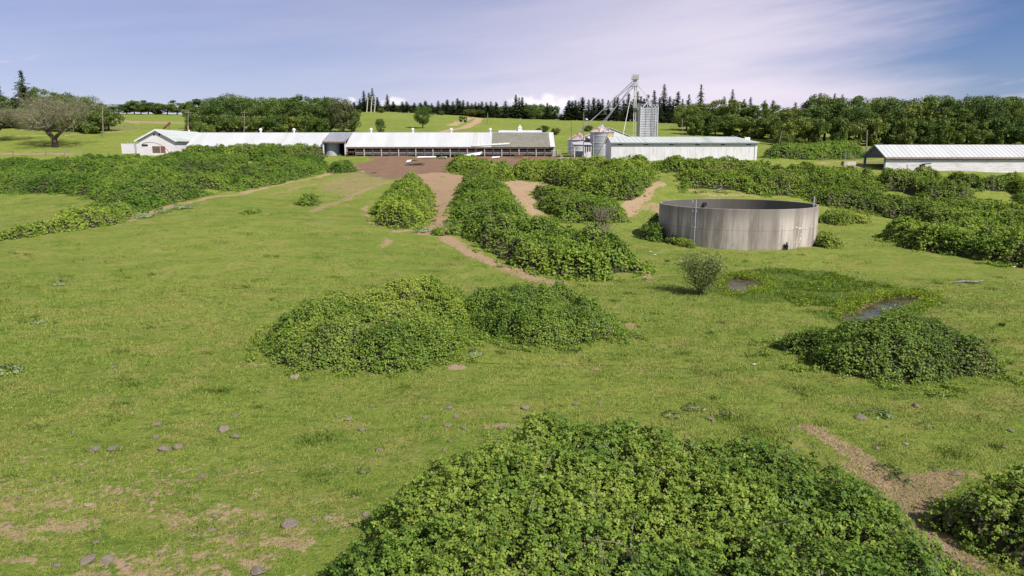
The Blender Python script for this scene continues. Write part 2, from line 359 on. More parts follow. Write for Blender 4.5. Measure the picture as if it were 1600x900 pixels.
class MB:
    """collects simple solids in world coordinates; build() makes ONE mesh object"""
    def __init__(s): s.v = []; s.f = []
    def add(s, v, f):
        n = len(s.v); s.v += [tuple(p) for p in v]; s.f += [tuple(i + n for i in q) for q in f]; return s
    def box(s, x0, x1, y0, y1, z0, z1):
        return s.add([(x0,y0,z0),(x1,y0,z0),(x1,y1,z0),(x0,y1,z0),(x0,y0,z1),(x1,y0,z1),(x1,y1,z1),(x0,y1,z1)],
                     [(3,2,1,0),(4,5,6,7),(0,1,5,4),(1,2,6,5),(2,3,7,6),(3,0,4,7)])
    def slab(s, q, t):
        """quad (counter-clockwise from above) thickened downward along its normal"""
        p = [Vector(a) for a in q]; n = (p[1] - p[0]).cross(p[-1] - p[0]).normalized()
        k = len(p); v = p + [a - n * t for a in p]
        return s.add(v, [tuple(range(k)), tuple(range(2 * k - 1, k - 1, -1))] + [(i, i + k, (i + 1) % k + k, (i + 1) % k) for i in range(k)])
    def prism(s, pts, ax, d):
        """closed outline extruded by vector d"""
        p = [Vector(a) for a in pts]; k = len(p); v = p + [a + Vector(d) for a in p]
        return s.add(v, [tuple(range(k - 1, -1, -1)), tuple(range(k, 2 * k))] + [(i, (i + 1) % k, (i + 1) % k + k, i + k) for i in range(k)])
    def bar(s, a, b, w, h=None):
        a = Vector(a); b = Vector(b); h = h or w; d = (b - a).normalized()
        r = d.cross(Vector((0, 0, 1))); r = Vector((1, 0, 0)) if r.length < 1e-3 else r.normalized(); u = r.cross(d).normalized()
        c = [r * (sx * w / 2) + u * (sy * h / 2) for sx, sy in ((-1,-1),(1,-1),(1,1),(-1,1))]
        return s.add([a + k for k in c] + [b + k for k in c], [(3,2,1,0),(4,5,6,7),(0,1,5,4),(1,2,6,5),(2,3,7,6),(3,0,4,7)])
    def tube(s, pts, rad, n=6):
        pts = [Vector(p) for p in pts]; m = len(pts)
        rad = rad if isinstance(rad, (list, tuple)) else [rad] * m
        v = []; f = []
        for i, p in enumerate(pts):
            d = (pts[min(i + 1, m - 1)] - pts[max(i - 1, 0)]).normalized()
            r = d.cross(Vector((.13, .21, 1))) if abs(d.z) < .95 else d.cross(Vector((1, .1, 0)))
            r.normalize(); u = r.cross(d)
            for k in range(n):
                t = 2 * math.pi * k / n; v.append(p + r * (math.cos(t) * rad[i]) + u * (math.sin(t) * rad[i]))
        for i in range(m - 1):
            for k in range(n):
                a = i * n + k; b = i * n + (k + 1) % n; f.append((a, b, b + n, a + n))
        f.append(tuple(range(n - 1, -1, -1))); f.append(tuple(range((m - 1) * n, m * n)))
        return s.add(v, f)
    def lathe(s, c, prof, n=32, a0=0., closed=False):
        v = []; f = []; m = len(prof)
        for r, z in prof:
            for k in range(n):
                t = a0 + 2 * math.pi * k / n; v.append((c[0] + r * math.cos(t), c[1] + r * math.sin(t), c[2] + z))
        for i in range(m if closed else m - 1):
            for k in range(n):
                j = (i + 1) % m; f.append((i * n + k, i * n + (k + 1) % n, j * n + (k + 1) % n, j * n + k))
        if not closed:
            f.append(tuple(range(n - 1, -1, -1))); f.append(tuple(range((m - 1) * n, m * n)))
        return s.add(v, f)
    def build(s, name, mat, parent=None, smooth=False, label=None):
        off = Vector((0, 0, 0)); q = parent
        while q is not None: off += q.location; q = q.parent
        me = bpy.data.meshes.new(name); me.from_pydata([tuple(Vector(p) - off) for p in s.v], [], s.f); me.update()
        me.materials.append(mat)
        if smooth: me.polygons.foreach_set('use_smooth', np.ones(len(me.polygons), bool))
        o = link(name, me, parent)
        if label: o['label'] = label
        return o
def copy_tree(o, parent=None):
    c = o.copy(); C.objects.link(c)
    if parent: c.parent = parent
    for ch in list(o.children): copy_tree(ch, c)
    return c

def unit(a): return a / (np.linalg.norm(a, axis=-1, keepdims=True) + 1e-9)
def leaf_quads(c, n, size, r, aspect=.62, fold=.25):
    """rhombic folded leaves: centre c, normal n, length size"""
    k = len(c); a = unit(r.normal(size=(k, 3))); t = unit(np.cross(n, a)); b = np.cross(n, t)
    s = np.asarray(size).reshape(-1, 1) * np.ones((k, 1))
    up = n * s * fold * .5
    v = np.stack([c - t * s * .5, c - b * s * aspect * .5 + t * s * .05 + up, c + t * s * .5 - up * .4, c + b * s * aspect * .5 + t * s * .05 + up], 1)
    return v.reshape(-1, 3)
def quad_mesh(name, v, tint, mats, extra=None):
    k = len(v) // 4
    ff = np.arange(4 * k).reshape(-1, 4); tv = np.repeat(tint, 4); mi = np.zeros(k, int)
    if extra is not None:
        ev, ef = extra; ff = np.concatenate([ff, ef + 4 * k]); v = np.concatenate([v, ev])
        tv = np.concatenate([tv, np.zeros(len(ev))]); mi = np.concatenate([mi, np.ones(len(ef), int)])
    return raw_mesh(name, v, ff, 4, mats, tv, mi)


# ------------------------------------------------------------------ ground
YARD = wpoly([(540,266),(556,258),(560,249),(562,243.4),(700,242.4),(930,244.6),(985,249),(960,258),(900,262),(790,262),(745,285),(728,290),(660,290),(610,281),(560,274)])
TRACK = wpoly([(640,272),(655,290),(672,305),(674,330),(668,350),(650,366),(690,372),(706,368),(706,345),(714,312),(730,285),(730,265)])
PATHS = [  # (pixels, half width m, strength, tone)
 ([(694,366),(712,382),(740,398),(780,416),(830,432),(872,441)], .75, 1.0, .75),
 ([(716,335),(724,352),(735,372),(750,384)], .6, .8, .75),
 ([(185,350),(220,338),(262,323),(330,309),(420,292),(480,280),(530,268)], 1.0, .75, .8),
 ([(485,330),(525,318),(560,300),(610,285)], 1.0, .6, .65),
 ([(570,322),(585,345),(600,352)], .8, .65, .75),
 ([(600,372),(606,382),(596,386)], .7, .55, .8),
 ([(620,362),(650,358)], .8, .8, .8),
 ([(420,305),(470,292),(540,285),(610,276)], 1.3, .55, .55),
 ([(965,340),(985,322),(1008,300),(1026,287)], 1.3, 1.0, .9),
 ([(1005,326),(1022,320),(1030,330)], 1.2, .6, .8),
 ([(1062,287),(1085,300),(1115,305),(1190,304)], .8, .6, .85),
 ([(1004,424),(1016,430),(1022,440)], .35, .9, .8),
 ([(1268,669),(1290,684),(1310,697),(1335,713),(1355,727),(1378,748),(1395,770)], .42, 1.0, .75),
 ([(1325,730),(1345,742),(1365,755),(1390,780)], .30, .75, .75),
 ([(980,505),(990,515),(1004,524)], .35, .6, .8),
 ([(0,240),(60,241),(110,241)], 1.2, .9, .6),
 ([(0,213),(100,212),(200,205),(215,204)], 1.0, .7, .9),
 ([(205,190),(290,192)], 3.5, .9, .7), ([(180,187),(215,193)], 2.0, .6, .8),
 ([(690,207),(725,200),(745,190),(770,182)], 1.6, 1.0, .9), ([(705,196),(735,184),(757,181)], 2.0, .8, .95),
 ([(1330,255),(1350,262)], .8, .7, .8), ([(1280,255),(1400,247)], 1.5, .55, .8), ([(1407,387),(1424,391)], .35, .7, .6), ([(1040,455),(1075,470)], .3, .4, .8),
]
PATCHES = [ ([(545,258),(640,268),(625,292),(585,300),(545,318),(500,306),(462,297),(500,278)], .52, 5., .5), ([(500,322),(560,308),(585,330),(540,345),(480,340)], .3, 3., .7),  # tan patches: polygon, strength, soft, tone
 ([(782,290),(800,276),(828,284),(862,290),(848,305),(842,320),(852,338),(838,343),(815,325),(796,308)], .95, 1.6, .95),
 ([(890,296),(925,300),(940,312),(910,308)], .6, 1.0, .9),
 ([(1386,752),(1408,742),(1440,744),(1478,733),(1512,738),(1498,756),(1466,778),(1462,812),(1484,846),(1515,872),(1545,905),(1485,905),(1455,866),(1430,832),(1400,800)], 1.05, .5, .55),
 ([(694,571),(706,566),(720,569),(720,575),(706,577),(694,575)], 1.0, .15, .9),
]
BLOBS = [  # px, py, radius x (m), radius y, strength
 (30,830,1.6,.8,.62),(105,822,1.1,.6,.62),(60,800,1.3,.5,.45),(205,795,1.3,.5,.45),(275,800,1.6,.6,.52),(310,830,.9,.5,.5),(365,835,.9,.6,.5),
 (450,850,.9,.45,.72),(400,880,.8,.5,.6),(345,870,.7,.4,.45),(540,815,.7,.6,.62),(552,780,.8,.5,.45),(505,785,1.1,.5,.42),(420,805,.9,.6,.5),(470,835,.9,.4,.55),
 (180,765,1.5,.6,.35),(90,690,.8,.3,.35),(230,660,.8,.4,.3),(785,668,.8,.28,.75),(860,672,.4,.2,.4),(665,665,.4,.2,.35),(930,576,1.2,.35,.48),(1050,580,1.5,.4,.42),
 (580,575,.7,.2,.5),(405,570,1.3,.5,.5),(470,590,.5,.2,.5),(610,635,.5,.2,.4),(890,535,.4,.2,.4),(990,522,.5,.3,.42),(580,705,.5,.3,.45),(620,720,.5,.3,.4),
 (1010,575,.9,.3,.42),(1160,575,.9,.3,.35),(1440,645,.5,.25,.35),(1390,705,.5,.3,.35),(1525,720,.5,.3,.4),(560,860,.4,.3,.4),(150,860,.5,.3,.4),(240,880,.8,.4,.5),(30,880,1.,.5,.5),
 (970,480,1.0,.4,.35),(1500,500,2,.6,.2),(330,345,3,1.2,.35),(460,348,3,1.0,.32),(560,335,2.5,1.4,.4),(640,385,3,1.,.3),(1130,300,2,.8,.4)]
def build_ground():
    Y = [-28.]
    while Y[-1] < 2600: Y.append(Y[-1] + (.5 if Y[-1] < 11 else .13 + .0062 * max(0, Y[-1] - 14)))
    Y = np.array(Y); w = np.maximum(14., Y + 8)
    u = np.concatenate([np.linspace(-2.6, -.86, 34)[:-1], np.linspace(-.86, .86, 520), np.linspace(.86, 2.6, 34)[1:]])
    X = u[None, :] * w[:, None]; YY = np.repeat(Y[:, None], len(u), 1)
    x = X.ravel(); y = YY.ravel(); z = zf(x, y)
    dirt = np.zeros(len(x)); tone = np.full(len(x), .75); lush = np.zeros(len(x)); reg = np.zeros(len(x), int)
    wx = x + (fbm(x / 2.5, y / 2.5, 31) - .5) * 2.2 * np.clip(y / 90, .15, 1); wy = y + (fbm(x / 2.5, y / 2.5, 57) - .5) * 2.2 * np.clip(y / 90, .15, 1)
    def put(m, strength, t, r=0):
        nonlocal dirt, tone
        v = np.clip(m, 0, 1) * strength; b = v > dirt
        tone[b] = t; dirt = np.maximum(dirt, v)
        if r: reg[(v > .6) & (reg == 0)] = r
    def box(P, pad):
        q = np.array(P); return np.nonzero((x > q[:,0].min()-pad) & (x < q[:,0].max()+pad) & (y > q[:,1].min()-pad) & (y < q[:,1].max()+pad))[0]
    def apply(P, pad, fn, strength, t, r=0):
        i = box(P, pad); m = np.zeros(len(x)); m[i] = fn(wx[i], wy[i]); put(m, strength, t, r)
    apply(TRACK, 6, lambda a, b: (sd_poly(a, b, TRACK) + 1.0) / 2.0, 1.0, .62, 2)
    apply(YARD, 10, lambda a, b: (sd_poly(a, b, YARD) + 2.0 + 7 * (fbm(a / 9, b / 4, 401, 3) - .5)) / 6.5, 1.0, .12, 1)
    for k, (px, hw, st, t) in enumerate(PATHS):
        P = wpoly(px); apply(P, 8, lambda a, b: 1.25 - sd_line(a, b, P) / hw / 1.6, st, t, 3 if k == 0 else 4 if k == 12 else 0)
    for px, st, soft, t in PATCHES:
        P = wpoly(px); apply(P, 5, lambda a, b: (sd_poly(a, b, P) + soft) / (2 * soft), st, t)
    for px, py, rx, ry, st in BLOBS:
        cx, cy = hit(px, py); m = np.exp(-(((wx - cx) / rx / 1.5) ** 2 + ((wy - cy) / ry / 1.5) ** 2))
        put(m, st, .9)
    low = np.clip((33 - y) / 14, 0, 1) * np.clip((4 - x) / 8, 0, 1) * np.clip((fbm(x / 4.5, y / 3, 77) - .36) * 3.2, 0, .52)
    dirt = np.maximum(dirt, low)
    for P in (POND_A, POND_B):
        i = box(P, 8); s = sd_poly(x[i], y[i], P); lush[i] = np.maximum(lush[i], np.clip((s + 3.2) / 2.5, 0, 1)); mud = np.clip((s + .9) / .8, 0, 1); dirt[i] = np.maximum(dirt[i], mud * .9); tone[i] = np.where(s > -2.2, 0., tone[i])
    MP = wpoly([(1110,430),(1125,425),(1200,418),(1290,422),(1380,445),(1460,455),(1475,470),(1440,480),(1300,495),(1290,470),(1200,478),(1130,468)])
    i = box(MP, 6); lush[i] = np.maximum(lush[i], np.clip((sd_poly(wx[i], wy[i], MP) + 1) / 2, 0, 1) * .8)
    for px, py, rx, ry, st in [(1510,480,9,3.5,.6),(700,520,3,.8,.7),(1140,650,3.5,1.,.6),(930,655,3,.7,.35),(340,610,.7,.4,.6),(510,685,.8,.5,.55),(480,690,.5,.3,.4),(1070,490,5,1.2,.3),(1300,400,8,2,.35),(1180,680,1,.5,.5),(1490,715,1.,.6,.45),(1150,410,10,1.6,.4)]:
        cx, cy = hit(px, py); lush = np.maximum(lush, st * np.exp(-(((wx - cx) / rx) ** 2 + ((wy - cy) / ry) ** 2)))
    FR = wpoly([(700,562),(860,569),(1000,573),(1100,576),(1240,575)]); i = box(FR, 3); s = np.clip(1.3 - sd_line(wx[i], wy[i], FR) / .22, 0, 1); lush[i] = np.maximum(lush[i], s * .75); z[i] -= s * .05
    nr, nc = X.shape; idx = np.arange(nr * nc).reshape(nr, nc)
    quads = np.stack([idx[:-1, :-1], idx[:-1, 1:], idx[1:, 1:], idx[1:, :-1]], -1).reshape(-1, 4)
    fr = np.median(reg[quads], axis=1).astype(int)
    for r, nm in ((0, 'ground'), (1, 'dirt_yard'), (2, 'dirt_track'), (3, 'footpath'), (4, 'cattle_path')):
        q = quads[fr == r]
        if not len(q): continue
        us, inv = np.unique(q, return_inverse=True); inv = inv.reshape(q.shape)
        me = raw_mesh(nm, np.stack([x, y, z], 1)[us], inv, 4, M['ground'], smooth=True)
        for an, av in (('dirt', dirt), ('dtone', tone), ('lush', lush)):
            a = me.attributes.new(an, 'FLOAT', 'POINT'); a.data.foreach_set('value', av[us].astype(np.float32))
        tag(link(nm, me), {'ground': 'green grazed pasture rising to the farm buildings', 'dirt_yard': 'trampled brown dirt yard in front of the long barn', 'dirt_track': 'brown dirt track running down from the barn yard',
             'footpath': 'narrow worn path curving below the bramble bank', 'cattle_path': 'thin eroded path beside the nearest thicket'}[nm], kind='structure')
    return
build_ground()
for P, nm in ((POND_A, 'pond'), (POND_B, 'pond')):
    q = np.array(P); c = q.mean(0); q = c + (q - c) * 1.12
    o = MB().add([(a, b, POND_Z) for a, b in q], [tuple(range(len(q)))]).build('pond', M['water'])
    tag(o, 'small murky brown pool near the lone shrub' if P is POND_A else 'narrow pool reflecting blue sky behind the bramble mound', kind='structure')

# ------------------------------------------------------------------ brambles
BR_POLYS = []
def tubes_mesh(name, paths, rads, mat, parent, n=4):
    mb = MB()
    for p, r in zip(paths, rads): mb.tube(p, r, n)
    return mb.build(name, mat, parent)
def bramble(pts, H, edge, leaf, lai, label, cat='bramble thicket', name='bramble_thicket', lump=3., far=False, canes=14, dead=.10, seed=1, mat=None, trif=False, hull=.25, tint_shift=0., uneven=.45, group=None, spray=.6, patchy=0., peaks=None):
    r = np.random.default_rng(seed); P = wpoly(pts); BR_POLYS.append(P); q = np.array(P)
    x0, y0 = q.min(0) - edge * .4; x1, y1 = q.max(0) + edge * .4; wob = min(edge * .55, 1.1)
    if peaks: pk_ = [(*hit(a_, b_), c_, d_) for a_, b_, c_, d_ in peaks[1:]]
    def height(x, y):
        d = sd_poly(x, y, P) + edge * .12 + (fbm(x / lump * 1.6, y / lump * 1.6, seed + 11) - .5) * 1.7 * wob + (fbm(x / .7, y / .7, seed + 5) - .5) * .9 * min(1, edge)
        if patchy: d = np.minimum(d, (fbm(x / 7.5 + seed, y / 5.5, seed + 71, 3) - patchy) * 22)
        t = np.clip(d / edge, 0, 1); prof = np.clip(1 - (1 - t) ** 2, 0, 1) ** .8
        bl = 1 - np.abs(2 * fbm(x / lump * 2.4, y / lump * 2.4, seed + 3, 2) - 1) * 2.2; bl2 = 1 - np.abs(2 * vnoise(x / lump * 5.5, y / lump * 5.5, seed + 4) - 1)
        l = 1 + uneven * 1.9 * (fbm(x / lump, y / lump, seed, 3) - .5) + uneven * (.6 * (bl - .4) + .30 * (bl2 - .5))
        if peaks: l = l * (peaks[0] + sum(d_ * np.exp(-((x - a_) ** 2 + (y - b_) ** 2) / c_ ** 2) for a_, b_, c_, d_ in pk_))
        return H * prof * np.clip(l, .2, 2)
    area = .5 * abs(np.dot(q[:, 0], np.roll(q[:, 1], 1)) - np.dot(q[:, 1], np.roll(q[:, 0], 1)))
    per = leaf * leaf * .33 * (3 if trif else 1)
    nwant = int(area * lai / per); m = int(nwant * (x1 - x0) * (y1 - y0) / area * 1.05) + 10
    x = r.uniform(x0, x1, m); y = r.uniform(y0, y1, m); h = height(x, y); k = h > .03; x, y, h = x[k], y[k], h[k]
    e = .12; gx = (height(x + e, y) - height(x - e, y)) / (2 * e); gy = (height(x, y + e) - height(x, y - e)) / (2 * e)
    wgt = np.minimum(np.sqrt(1 + gx ** 2 + gy ** 2), 6.); idx = r.choice(len(x), int(len(x) * wgt.mean()), p=wgt / wgt.sum())
    x, y, h, gx, gy = x[idx], y[idx], h[idx], gx[idx], gy[idx]; k = len(x)
    x = x + r.normal(0, leaf * .5, k); y = y + r.normal(0, leaf * .5, k)
    n = unit(np.stack([-gx, -gy, np.ones(k)], 1))
    off = -np.abs(r.normal(0, 1, k)) * min(.30, H * .25) + .04
    shoot = r.random(k) < .05; off[shoot] = np.abs(r.normal(0, .16 * min(1, H), shoot.sum())) * spray
    # gaps: holes between lumps of leaves
    gap = fbm(x / max(.42, leaf * 3), y / max(.42, leaf * 3), seed + 21, 2); keep = (gap > (.43 if far else .415)) | (r.random(k) < .25)
    z = zf0(x, y) + h; c = np.stack([x, y, z], 1) + n * off[:, None]
    c[:, 2] = np.maximum(c[:, 2], zf0(c[:, 0], c[:, 1]) + .03)
    ln = unit(n * .6 + r.normal(0, .38, (k, 3)) + np.array([.22, -.24, .5]))
    dn = fbm(x / lump * .9, y / lump * .9, seed + 33, 3)
    t = np.clip(.50 + tint_shift + r.normal(0, .17, k) + (fbm(x / 2.2, y / 2.2, seed + 9) - .5) * .7 + (fbm(x / lump / 2.2, y / lump / 2.2, seed + 19) - .5) * .6, 0, .85)
    steep = np.clip(np.hypot(gx, gy) - .8, 0, 1.5)
    isdead = r.random(k) < dead * np.clip((dn - .45) * 7, 0, 4) * (.6 + steep)
    t = np.where(isdead, r.uniform(.93, 1., k), t)
    c, ln, t = c[keep], ln[keep], t[keep]
    # low sprigs creeping out over the grass, and arching shoots above the crown
    m2 = int((x1 - x0 + 2 * edge) * (y1 - y0 + 2 * edge) * lai / per * .35); xa = r.uniform(x0 - edge, x1 + edge, m2); ya = r.uniform(y0 - edge, y1 + edge, m2); da = sd_poly(xa, ya, P)
    ka = (da > -.55 * edge) & (da < .2 * edge) & (fbm(xa / .75 / (1 + far), ya / .75 / (1 + far), seed + 51, 2) > .54 - .12 * np.clip(da / edge, -.5, .2)); xa, ya, da = xa[ka], ya[ka], da[ka]
    ca = np.stack([xa, ya, zf0(xa, ya) + r.uniform(.02, .34, len(xa)) * np.clip(1.1 + da / edge, .3, 1.1)], 1)
    ns_ = int(min(420, area * (.16 if far else .9))); js = r.integers(0, len(c), ns_); base = c[js]; dr = unit(n[keep][js] * .55 + r.normal(0, .5, (ns_, 3)) + np.array([0, 0, .55])) if len(c) == keep.sum() else unit(r.normal(0, .5, (ns_, 3)) + np.array([0, 0, .9]))
    ll = r.uniform(.3, .95, ns_) * (1.25 if far else .8) * min(1.2, H * .6); q_ = np.linspace(.15, 1, 12); P3 = base[:, None] + dr[:, None] * (ll[:, None] * q_)[..., None]; P3[..., 2] -= (ll[:, None] * q_ ** 2.2) * .45
    P3 = (P3 + r.normal(0, leaf * .35, P3.shape)).reshape(-1, 3)
    ex = np.concatenate([ca, P3]); c = np.concatenate([c, ex]); ln = np.concatenate([ln, unit(r.normal(0, .5, ex.shape) + np.array([.15, -.2, .8]))]); t = np.concatenate([t, np.clip(r.normal(.55, .18, len(ex)), 0, .86)])
    k = len(c)
    sz = leaf * r.uniform(.7, 1.3, k)
    if trif:
        a = unit(np.cross(ln, unit(r.normal(size=(k, 3))))); b = np.cross(ln, a); cs = []; ns = []
        for ang, dist in ((0, .55), (2.2, .45), (-2.2, .45)):
            cs.append(c + (a * math.cos(ang) + b * math.sin(ang)) * (sz * dist)[:, None]); ns.append(unit(ln + r.normal(0, .18, (k, 3))))
        v = leaf_quads(np.concatenate(cs), np.concatenate(ns), np.tile(sz, 3), r, .78, .3); tt = np.clip(np.tile(t, 3) + r.normal(0, .04, 3 * k) * (np.tile(t, 3) < .9), 0, 1)
    else:
        v = leaf_quads(c, ln, sz, r, .75, .3); tt = t
    # added hull under the leaves, coloured dark to paint the thicket's inner shade
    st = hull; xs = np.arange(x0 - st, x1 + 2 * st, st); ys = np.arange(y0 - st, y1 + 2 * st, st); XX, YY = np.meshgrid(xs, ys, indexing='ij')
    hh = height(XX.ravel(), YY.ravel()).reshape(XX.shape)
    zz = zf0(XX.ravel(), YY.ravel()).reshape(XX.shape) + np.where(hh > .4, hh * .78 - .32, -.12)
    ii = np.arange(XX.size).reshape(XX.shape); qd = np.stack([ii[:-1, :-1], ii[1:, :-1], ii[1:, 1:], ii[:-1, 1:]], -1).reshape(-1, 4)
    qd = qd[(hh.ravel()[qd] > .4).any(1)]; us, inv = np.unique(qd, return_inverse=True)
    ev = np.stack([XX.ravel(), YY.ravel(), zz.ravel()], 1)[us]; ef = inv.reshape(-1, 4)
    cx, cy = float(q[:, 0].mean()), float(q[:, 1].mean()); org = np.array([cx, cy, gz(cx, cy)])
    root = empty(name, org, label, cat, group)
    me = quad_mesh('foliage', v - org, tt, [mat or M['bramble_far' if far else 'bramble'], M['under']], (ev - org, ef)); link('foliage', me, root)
    if canes and not far:
        paths = []; rads = []; tries = 0
        while len(paths) < canes and tries < canes * 60:
            tries += 1; a, b = r.uniform(x0, x1), r.uniform(y0, y1); hv = float(height(np.array([a]), np.array([b]))[0])
            if hv < .25 * H: continue
            if fbm(np.array([a / lump * .9]), np.array([b / lump * .9]), seed + 33, 3)[0] < .47 and r.random() < .7: continue
            g = gz(a, b); ang = r.uniform(0, 6.28); l = r.uniform(.5, 1.3) * min(1.4, H)
            p0 = Vector((a, b, g + hv * .6)); d = Vector((math.cos(ang), math.sin(ang), 0))
            paths.append([p0, p0 + d * l * .4 + Vector((0, 0, hv * .38 + .12)), p0 + d * l * .8 + Vector((0, 0, hv * .45 + .16)), p0 + d * l * 1.15 + Vector((0, 0, hv * .22))]); w = r.uniform(.006, .012) * (1 if not far else 2.2); rads.append([w, w, w * .8, w * .4])
        for p_, w_ in zip(paths, rads): MB().tube(p_, w_, 5).build('dead_cane', M['cane'], root)
    return root

bramble([('w',-4.6,11),(525,905,.2),(545,885,.3),(575,860,.4),(600,835,.5),(598,800,.8),(622,768,1.),(680,728,1.2),(760,700,1.2),(800,668,1.3),(870,650,1.4),(1000,655,1.4),(1012,688,1.3),(1080,690,1.2),(1150,700,1.2),(1210,702,1.3),(1270,730,1.2),(1340,765,1.2),(1400,808,1.1),(1440,850,.8),(1490,905,.2),('w',10.2,13.5),('w',9.,10)],
  2.0, 1.7, .085, 1.9, 'huge bright green bramble thicket filling the bottom of the view', trif=True, canes=30, dead=.03, seed=3, lump=2.6, hull=.15, uneven=.23)
bramble([(1484,812,.3),(1508,842,0),(1556,868,0),(1620,890,0),(1720,905,0),('w',20,19),(1620,765,1.0),(1560,760,.9),(1512,778,.8)],
  1.9, 1.5, .085, 1.9, 'dark bramble bush at the bottom right corner beside bare earth', cat='bramble bush', name='bramble_bush', trif=True, canes=12, dead=.05, seed=5, hull=.15, tint_shift=-.06)
bramble([(432,556,0),(470,580,0),(540,577,0),(622,585,0),(700,557,0),(717,535,0),(740,500,.4),(735,472,1.0),(700,463,1.2),(650,446,1.9),(585,454,1.9),(560,472,1.4),(480,475,1.3),(443,492,1.0),(428,530,.3)],
  2.4, 3.0, .115, 2.2, 'broad bramble thicket in mid pasture, left one of the joined pair', canes=44, dead=.06, seed=12, hull=.22, lump=3.2, peaks=(.74, (625, 500, 3.0, .34), (500, 540, 3., .10), (690, 510, 2.5, .18)))
bramble([(705,505,.2),(730,517,0),(780,533,0),(850,541,0),(930,536,0),(976,527,0),(965,497,.4),(930,482,.9),(890,458,1.6),(830,455,1.6),(770,462,1.3),(725,468,1.3),(708,484,.8)],
  2.4, 2.8, .115, 2.2, 'rounded bramble thicket in mid pasture, right one of the joined pair', canes=36, dead=.06, seed=14, hull=.22, lump=3.0, peaks=(.72, (855, 498, 3.4, .30), (905, 505, 2.2, .15)))
bramble([(1236,545,0),(1290,572,0),(1360,592,0),(1440,598,0),(1545,580,0),(1530,550,.4),(1482,515,1.3),(1420,497,1.6),(1350,499,1.6),(1290,515,1.2),(1250,532,.5)],
  2.6, 4.2, .115, 2.3, 'domed dark bramble mound standing alone by the narrow pool', name='bramble_bush', cat='bramble bush', canes=24, dead=.08, seed=16, hull=.22, uneven=.14, tint_shift=-.05)
bramble([(584,335,0),(598,352,0),(640,358,0),(664,346,0),(672,322,0),(668,300,.4),(660,285,1.2),(644,276,1.6),(625,284,1.5),(605,306,1.)],
  2.6, 2.8, .24, 2.2, 'tapering bramble clump on the left edge of the dirt track', canes=12, seed=18, far=True, hull=.4, lump=3)
bramble([(704,345,0),(720,362,0),(760,392,0),(800,410,0),(860,431,0),(930,437,0),(1003,436,0),(1000,408,.6),(965,385,1.),(930,368,1.),(880,350,1.),(830,350,1.),(812,328,1.),(795,300,1.),(775,285,1.2),(755,272,1.3),(738,270,1.2),(722,290,.6),(714,320,.3)],
  2.3, 2.8, .24, 2.2, 'long bramble bank sweeping from the dirt track down toward the tank', canes=26, seed=20, far=True, hull=.4, lump=4.5, dead=.16, uneven=.65, patchy=.30)
bramble([(700,268,0),(735,277,0),(770,283,0),(800,281,0),(800,262,1.2),(745,251,1.3),(708,251,1.)],
  2.4, 3.0, .3, 2.2, 'small bramble clump at the top of the dirt track by the yard', canes=8, seed=22, far=True, hull=.5, lump=4)
bramble([(800,279,0),(850,284,0),(900,297,0),(935,310,0),(985,313,0),(1012,292,0),(1020,270,0),(1010,257,1.4),(930,255,1.5),(805,258,1.5)],
  2.5, 3.2, .3, 2.2, 'bramble hedge along the yard edge in front of the grain bins', canes=14, seed=24, far=True, hull=.5, lump=5)
bramble([(838,302,0),(852,330,0),(880,346,0),(940,351,0),(972,346,0),(972,332,.6),(940,318,1.),(870,304,1.)],
  2.3, 2.8, .27, 2.2, 'oval bramble patch right of the tan bare bank', canes=10, seed=26, far=True, hull=.4, lump=4)
bramble([(1014,264,0),(1060,277,0),(1072,301,0),(1150,303,0),(1240,306,0),(1295,322,0),(1350,330,0),(1420,345,0),(1440,358,0),(1385,370,0),(1386,377,0),(1440,391,0),(1500,400,0),(1560,412,0),(1620,422,0),(1760,430,0),(1760,288,.8),(1620,286,.8),(1540,281,.9),(1500,274,.9),(1430,272,1.),(1380,274,.9),(1345,268,1.),(1300,262,1.3),(1190,254,1.3),(1100,249,1.5),(1020,252,1.3)],
  2.0, 2.8, .27, 2.2, 'vast bramble slope below the white block building and open barn', canes=60, seed=28, far=True, hull=.5, lump=5.5, dead=.12, uneven=.7, patchy=.35)
bramble([(1280,346,0),(1310,352,0),(1352,350,0),(1358,338,.3),(1330,328,.8),(1290,330,.8)], 1.2, 1.3, .24, 2.2, 'low bramble tuft on grass just right of the tank rim', cat='bramble bush', name='bramble_bush', canes=3, seed=30, hull=.35, lump=2)
bramble([(1274,384,0),(1296,389,0),(1312,386,0),(1310,372,.6),(1285,364,.9),(1274,366,.9)], 1.2, 1.1, .2, 2.2, 'bramble tuft against the right foot of the concrete tank', cat='bramble bush', name='bramble_bush', canes=3, seed=32, hull=.3, lump=2)
bramble([(1001,372,0),(1020,378,0),(1040,378,0),(1040,350,1.2),(1026,342,1.2),(1010,352,1.)], 1.7, 1.2, .2, 2.2, 'dark bramble bush in shade against the left side of the tank', cat='bramble bush', name='bramble_bush', canes=3, seed=34, hull=.3, lump=2, tint_shift=-.2)  # leaf tint lowered to paint the tank's shadow into the bush
bramble([(1040,380,0),(1082,389,0),(1084,380,.3),(1044,372,.3)], .7, .7, .18, 2.2, 'low bramble strip below the ladder at the tank foot', cat='bramble bush', name='bramble_bush', canes=0, seed=35, hull=.3, lump=1.5)
bramble([(-60,386,0),(0,377,0),(60,368,0),(130,358,0),(185,349,0),(205,336,0),(196,322,.8),(150,326,1.2),(110,334,1.2),(60,350,1.),(-60,372,.8)],
  1.7, 2.0, .24, 2.2, 'bramble hedge at the lower left below the small meadow opening', seed=66, far=True, hull=.5, lump=4, dead=.08)
